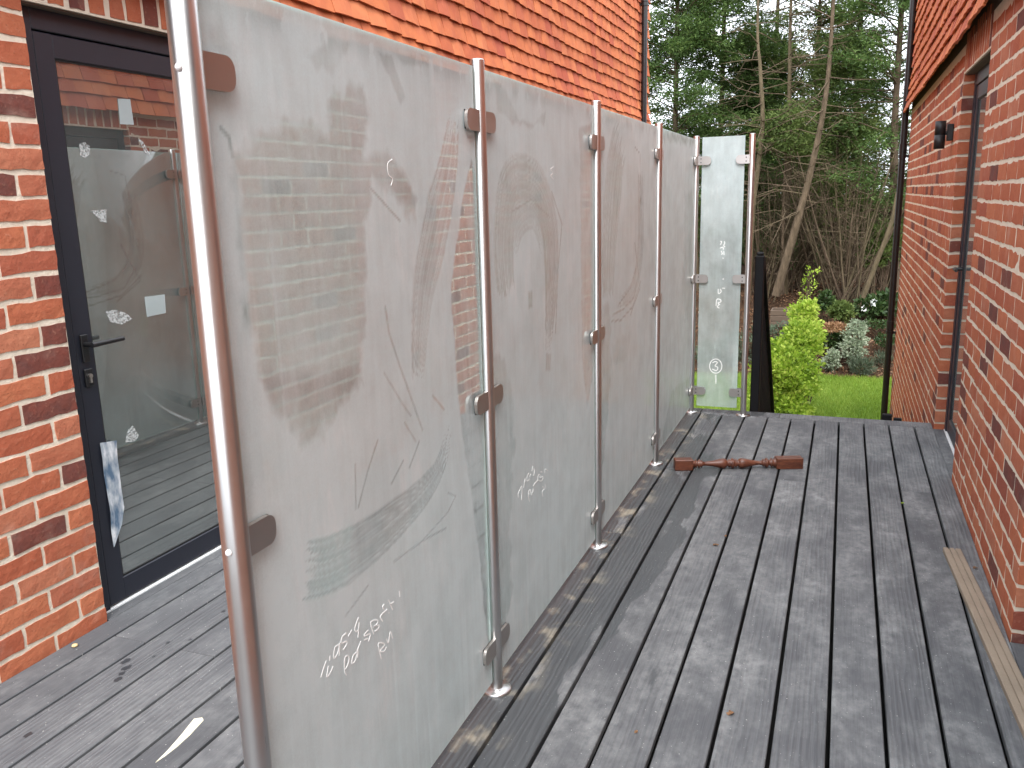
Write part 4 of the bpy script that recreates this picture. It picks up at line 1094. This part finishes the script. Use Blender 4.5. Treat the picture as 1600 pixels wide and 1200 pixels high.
# ------------------------------------------------------------------ garden plants and trees
def cloud_obj(name, V, mat, parent):
    o = link(bpy.data.objects.new(name, np_mesh(name, V, np.arange(len(V)).reshape(-1, 4), mat))); set_parent(o, parent); return o
def shell_points(n, c, r, fill=.75):
    u = RNG.normal(0, 1, (n, 3)); u /= np.linalg.norm(u, axis=1, keepdims=True)
    rad = (fill + (1 - fill) * RNG.random(n)) ** .8
    lump = 1 + .30 * np.sin(u[:, 0] * 5 + c[0] * 3) * np.sin(u[:, 2] * 6 + c[1]) + .1 * RNG.normal(0, 1, n)
    return np.asarray(c) + u * (rad * lump)[:, None] * np.asarray(r), u
def shrub(name, label, blobs, mat, n, L, W, cat='shrub', up=.3):
    """blobs: (centre, radii) in the place; stems rise from the ground under the first blob"""
    base = blobs[0][0]; gz = float(ground_z(np.array(base[0]), np.array(base[1])))
    e = empty(name, (base[0], base[1], gz)); tag(e, label, cat)
    mb = MB()
    for c, r in blobs:
        for k in range(5):
            a = RNG.uniform(0, 6.28); t = np.array(c) + np.array(r) * [math.cos(a) * .6, math.sin(a) * .6, RNG.uniform(-.1, .7)]
            g0 = np.array([c[0] + RNG.normal(0, .05), c[1] + RNG.normal(0, .05), float(ground_z(np.array(c[0]), np.array(c[1]))) - .03])
            mb.tube([g0, (g0 + t) / 2 + RNG.normal(0, .04, 3), t], [.012, .008, .004], 5)
    stuff(mb.build('stems', MATS['bark'], e))
    tot = sum(np.prod(r) ** (2 / 3) for c, r in blobs); Vs = []
    for c, r in blobs:
        m = int(n * np.prod(r) ** (2 / 3) / tot); p, u = shell_points(m, c, r, .55)
        D = u + RNG.normal(0, .7, (m, 3)) + [0, 0, up]; Vs.append(leaf_cloud(p, D, L, W))
    cloud_obj('foliage', np.concatenate(Vs), MATS[mat], e); return e
def at(px, py, Y): return on_axis(px, py, 1, Y)

def garden():
    ground()
    b = lambda px, py, Y, rx, ry, rz: (tuple(at(px, py, Y)), (rx, ry, rz))
    shrub('golden_shrub', 'tall bright yellow green leafy shrub leaning over the lawn by the balustrade',
          [b(1232, 600, 11.2, .33, .40, .30), b(1216, 640, 11.0, .34, .4, .30), b(1236, 570, 11.5, .32, .4, .26), b(1252, 540, 12.0, .25, .4, .22), b(1262, 522, 12.3, .22, .35, .17), b(1254, 492, 12.9, .19, .3, .15), b(1264, 482, 12.9, .11, .2, .11), b(1222, 555, 11.8, .22, .3, .2), b(1238, 648, 10.8, .20, .35, .22), b(1210, 590, 11.3, .28, .35, .3), b(1244, 520, 12.2, .16, .2, .14)], 'golden_leaf', 15000, .055, .040, up=.1)
    shrub('wispy_shrub', 'thin wispy yellow green sapling rising behind the golden shrub', [b(1262, 452, 15.2, .14, .14, .26), b(1268, 430, 15.2, .12, .1, .18)], 'golden_leaf', 110, .06, .03)
    shrub('variegated_shrub', 'taller pale variegated shrub at the back of the lawn', [b(1336, 528, 15.6, .19, .2, .20), b(1333, 546, 15.5, .20, .2, .18), b(1340, 512, 15.7, .14, .15, .12)], 'variegated_leaf', 2300, .05, .028)
    shrub('variegated_shrub', 'small round pale shrub on the bed left of the taller pale one', [b(1298, 568, 15.3, .13, .14, .14), b(1302, 556, 15.3, .10, .11, .11)], 'variegated_leaf', 1300, .045, .026)
    shrub('spiky_shrub', 'low grey green spiky shrub at the lawn edge', [b(1346, 574, 15.2, .19, .17, .14), b(1380, 562, 15.6, .12, .1, .09)], 'grey_leaf', 1300, .10, .012, up=1.)
    shrub('camellia', 'glossy dark green rounded shrub under the twiggy stems', [b(1314, 486, 16.6, .19, .2, .15)], 'conifer_light', 900, .08, .045)
    cm = shrub('camellia', 'dark glossy shrub with white flowers by the right downpipe', [b(1358, 480, 16.9, .24, .2, .17), b(1384, 474, 17.2, .24, .3, .2)], 'dark_leaf', 1300, .085, .045)
    for px, py in ((1364, 474), (1366, 472), (1350, 482)):
        c = at(px, py, 16.5); p, u = shell_points(14, c, (.03, .03, .03)); cloud_obj('flower', leaf_cloud(p, u, .035, .03), MATS['chalk'], cm)
    shrub('copper_shrub', 'low copper leaved shrub beside the golden one', [b(1305, 512, 15.8, .24, .2, .07)], 'copper_leaf', 480, .06, .03)
    shrub('dark_shrub', 'dark low shrub under the copper leaves', [b(1300, 530, 15.9, .27, .25, .13), b(1290, 470, 16.8, .14, .2, .18)], 'dark_leaf', 1600, .07, .04)
    shrub('grey_shrub', 'grey green bush seen behind the balustrade', [b(1207, 525, 15.6, .45, .3, .22), b(1165, 540, 15.6, .45, .3, .25), b(1120, 560, 15.4, .5, .3, .3)], 'grey_leaf', 2600, .06, .03)
    shrub('ground_cover', 'low green mat of plants on the bank by the right house', [b(1372, 506, 16.5, .28, .2, .05), b(1384, 532, 16, .16, .2, .10)], 'dark_leaf', 800, .05, .03)
    # timber crate half hidden by the golden shrub
    c = at(1224, 492, 16.4); g = float(ground_z(np.array(c[0]), np.array(16.4)))
    cr = empty('timber_planter', (c[0], 16.4, g)); tag(cr, 'small weathered timber planter behind the golden shrub', 'planter')
    for k in range(3):
        m = MB(); m.box(c[0] - .22, c[0] + .22, 16.20, 16.23, c[2] - .20 + k * .105, c[2] - .105 + k * .105, .006); m.build('plank', MATS['sleeper'], cr)
        m = MB(); m.box(c[0] - .22, c[0] + .22, 16.60, 16.63, c[2] - .20 + k * .105, c[2] - .105 + k * .105, .006); m.build('plank', MATS['sleeper'], cr)
        for xx in (c[0] - .219, c[0] + .192):
            m = MB(); m.box(xx, xx + .027, 16.231, 16.599, c[2] - .20 + k * .105, c[2] - .105 + k * .105, .006); m.build('plank', MATS['sleeper'], cr)

def conifer(label, path, r0, H, crown, mat, n_leaf, dead=(0, 0), lean_top=(0, 0), seed=1, bsize=1.0, sparse=1.0):
    """path: trunk points (x,y,z) upwards; crown: (z_low, z_high, max_radius)"""
    rg = np.random.default_rng(seed)
    pts = [np.array(p, float) for p in path]
    top = pts[-1] + np.array([lean_top[0], lean_top[1], H - pts[-1][2]]); pts.append(top)
    e = empty('conifer_tree', tuple(pts[0])); tag(e, label, 'tree', 'conifers beyond the lawn')
    # resample trunk
    q = smooth_line(pts, 6); rad = np.linspace(r0, r0 * .22, len(q)) * .86
    mb = MB(); mb.tube(q, list(rad), 9); mb.build('trunk', MATS['bark'], e)
    zq = np.array([p[2] for p in q]); Q = np.array(q)
    def on_trunk(z): return np.array([np.interp(z, zq, Q[:, k]) for k in range(3)])
    if dead[1] > dead[0]:                              # dead snags on the bare lower trunk
        mb = MB(); m = int((dead[1] - dead[0]) * 12)
        for k in range(m):
            z = rg.uniform(*dead); p = on_trunk(z); a = rg.uniform(0, 6.28); ln = rg.uniform(.3, 1.3)
            d = np.array([math.cos(a), math.sin(a), rg.uniform(-.25, .35)]); m1 = p + d * ln * .5 + rg.normal(0, .05, 3); m2 = p + d * ln + np.array([0, 0, rg.uniform(-.25, .15)])
            mb.tube([p, m1, m2], [.013, .009, .004], 4, False)
            for s in range(3):
                f = rg.uniform(.35, .95); b0 = p + (m2 - p) * f; d2 = d + rg.normal(0, .6, 3); mb.tube([b0, b0 + d2 * rg.uniform(.1, .35)], [.005, .002], 3, False)
        mb.build('dead_branches', MATS['bark'], e)
    if n_leaf:
        z0, z1, R_ = crown; mb = MB(); cl = []
        nb = int(26 * (z1 - z0) * bsize)
        for k in range(nb):
            z = rg.uniform(z0, z1); t = (z - z0) / (z1 - z0); reach = R_ * (1 - .55 * t) * rg.uniform(.45, 1.05); a = rg.uniform(0, 6.28)
            p = on_trunk(z); d = np.array([math.cos(a), math.sin(a), rg.uniform(-.05, .45)]); tip = p + d * reach + np.array([0, 0, -.10 * reach])
            mid = p + d * reach * .55 + np.array([0, 0, .04])
            mb.tube([p, mid, tip], [.018, .011, .004], 4, False)
            for s in np.linspace(.35, 1.05, 6):
                c = p + (mid - p) * (s / .55) if s < .55 else mid + (tip - mid) * ((s - .55) / .45)
                cl.append((c + rg.normal(0, .07, 3), d, .085 + .085 * rg.random()))
        mb.build('branches', MATS['bark'], e)
        m = int(3.6 * n_leaf / len(cl)) + 1; P_ = []; D_ = []
        for c, d, rr in cl:
            if rg.random() > sparse: continue
            off = rg.normal(0, 1, (m, 3)) * [rr, rr, rr * .42]
            P_.append(c + off); D_.append(np.asarray(d) * .9 + rg.normal(0, .55, (m, 3)) + [0, 0, -.15])
        cloud_obj('crown', leaf_cloud(np.concatenate(P_), np.concatenate(D_), .085, .024), MATS[mat], e)
    return e

def trees():
    def tp(lst, Y): return [tuple(at(px, py, Y)) for px, py in lst]
    def gz(p): return (p[0], p[1], float(ground_z(np.array(p[0]), np.array(p[1]))) - .1)
    def trunk(lst, Y):
        q = tp(lst, Y); return q
    # bare leaning trunks in front
    conifer('pale bare trunk with stubby dead branches right of the end post', trunk([(1168, 470), (1176, 330), (1191, 200), (1188, 110), (1184, 20)], 17.6), .075, 8.5, (7, 8.4, .6), 'conifer', 700, (0.6, 6.6), seed=1)
    conifer('straight bare trunk in the middle of the trees', trunk([(1226, 470), (1230, 330), (1233, 180), (1235, 34)], 18.4), .085, 6.9, (5.0, 6.8, .5), 'conifer', 200, (1.5, 6.2), seed=2)
    conifer('long leaning pale trunk rising to the right from the bank', trunk([(1212, 462), (1246, 345), (1268, 262), (1290, 150), (1301, 20)], 17.2), .10, 8.0, (6.6, 7.8, .8), 'conifer_light', 800, (1.0, 6.6), seed=3)
    conifer('dark upright trunk behind the leaning trunk', trunk([(1262, 450), (1270, 300), (1276, 112)], 20.5), .10, 7.5, (3.6, 7.4, 1.3), 'conifer_light', 7000, (0.4, 3.4), seed=4, sparse=.6)
    # leafy trees
    conifer('dense dark conifer at the corner of the tiled house', trunk([(1050, 470), (1052, 300), (1056, 150)], 19.0), .13, 9.5, (0.4, 9.2, 1.8), 'conifer', 26000, seed=5, bsize=1.2)
    conifer('dark full conifer left of the bare trunks', trunk([(1118, 470), (1122, 300), (1128, 150)], 20.4), .13, 10.5, (1.2, 9.8, 1.9), 'conifer', 25000, seed=6, bsize=1.2)
    conifer('tall conifer behind the straight bare trunk', trunk([(1205, 460), (1208, 300), (1212, 100)], 22.5), .13, 9.0, (1.0, 5.0, 1.8), 'conifer_light', 13000, (0, 1), seed=7, sparse=.8)
    conifer('broad conifer with feathery branches beside the right downpipe', trunk([(1396, 470), (1397, 300), (1402, 120)], 18.6), .14, 10.5, (0.9, 10, 2.0), 'conifer', 21000, (-.2, 1.2), seed=8, sparse=.85)
    conifer('lighter green conifer between the leaning trunk and the right tree', trunk([(1335, 470), (1336, 300), (1340, 120)], 20.8), .12, 9.5, (1.1, 8.8, 1.6), 'conifer_light', 13000, (0, 1.4), seed=9, sparse=.66)
    conifer('young light green conifer low behind the leaning trunk', trunk([(1300, 470), (1302, 380)], 19.4), .08, 4.6, (.5, 4.4, 1.25), 'conifer_light', 10000, (0, 1.2), seed=10, sparse=.9)
    conifer('low dark conifer filling the gap behind the end post', trunk([(1175, 470), (1178, 330)], 21.2), .1, 5.2, (.0, 5.0, 1.6), 'conifer', 12000, seed=12)
    conifer('bright round topped conifer beneath the straight trunk', trunk([(1222, 460), (1224, 330)], 17.9), .05, 3.1, (2.2, 3.0, .7), 'conifer_light', 1700, (-.2, 2), seed=13, bsize=2)
    # fan of thin stems
    def fan(label, bx, by, Y, n, spread, hgt, seed):
        rg = np.random.default_rng(seed); c = at(bx, by, Y); g = float(ground_z(np.array(c[0]), np.array(Y)))
        e = empty('twiggy_shrub', (c[0], Y, g)); tag(e, label, 'shrub', 'bare twiggy bushes under the trees'); mb = MB(); tw = MB()
        for k in range(n):
            a = rg.normal(0, spread); bq = np.array([c[0] + rg.normal(0, .16), Y + rg.normal(0, .2), g - .05]); h = hgt * rg.uniform(.6, 1.1)
            tip = bq + np.array([math.sin(a) * h * .55, rg.normal(0, .3), h]); mid = (bq + tip) / 2 + np.array([math.sin(a) * .1, 0, .05]); r = rg.uniform(.008, .026)
            mb.tube([bq, mid, tip], [r, r * .7, r * .25], 5, False)
            for s in range(13):
                f = rg.uniform(.2, 1); p = bq + (tip - bq) * f; d = np.array([rg.normal(0, .5), rg.normal(0, .5), rg.uniform(-.1, .9)]); ln = rg.uniform(.2, .75)
                tw.tube([p, p + d * ln * .5 + rg.normal(0, .03, 3), p + d * ln + [0, 0, .06]], [.006, .004, .002], 3, False)
        mb.build('stems', MATS['bark'], e); tw.build('twigs', MATS['bark'], e)
    fan('dense fan of brown stems right of the golden shrub', 1322, 462, 17.6, 46, .55, 2.9, 1)
    fan('brown twiggy bush behind the golden shrub', 1262, 462, 18.6, 34, .45, 2.6, 2)
    fan('brown twiggy thicket beside the end post', 1200, 468, 18.2, 34, .5, 2.7, 3)
    fan('sparse brown stems near the right downpipe', 1376, 468, 18.4, 12, .45, 2.5, 4)
    fan('brown twigs seen left of the end pane', 1100, 472, 18.4, 22, .5, 2.5, 5)
    shrub('leafy_shrub', 'fresh green leafy bush behind the stems by the right downpipe', [(tuple(at(1374, 385, 18.0)), (.34, .3, .28)), (tuple(at(1362, 400, 18.0)), (.26, .3, .2)), (tuple(at(1385, 365, 18.1)), (.25, .3, .24))], 'conifer_light', 2600, .07, .045)
    # one clean leaning sapling by the downpipe
    mb = MB(); q = [at(1334, 494, 16.9), at(1362, 430, 16.9), at(1392, 350, 16.9), at(1402, 300, 16.9)]; q[0][2] -= .15
    e = empty('leaning_sapling', tuple(q[0])); tag(e, 'slender pale trunk leaning right towards the downpipe', 'tree')
    mb.tube(smooth_line(q, 5), list(np.linspace(.05, .03, 16)), 8); mb.build('trunk', MATS['bark'], e)
    # the wood behind: one mass
    n = 60000
    x = RNG.uniform(-9, 6, n); hz = 2.5 + .9 * np.sin(x * 1.1 + 2) + .6 * np.sin(x * 2.7)
    z = -1 + RNG.random(n) ** 1.25 * (hz + 1); y = 25.5 + RNG.normal(0, .8, n)
    V = leaf_cloud(np.stack([x, y, z], 1), RNG.normal(0, 1, (n, 3)) + [0, -.3, 0], .17, .09)
    o = link(bpy.data.objects.new('woodland', np_mesh('woodland', V, np.arange(4 * n).reshape(-1, 4), MATS['conifer']))); stuff(o)
    tag(o, 'dark green wood behind the conifers at the end of the garden', 'woodland')


left_house(); right_house(); deck(); screen(); balustrade()
wall_lamp(); spindle(); batten(); litter(); garden(); trees()
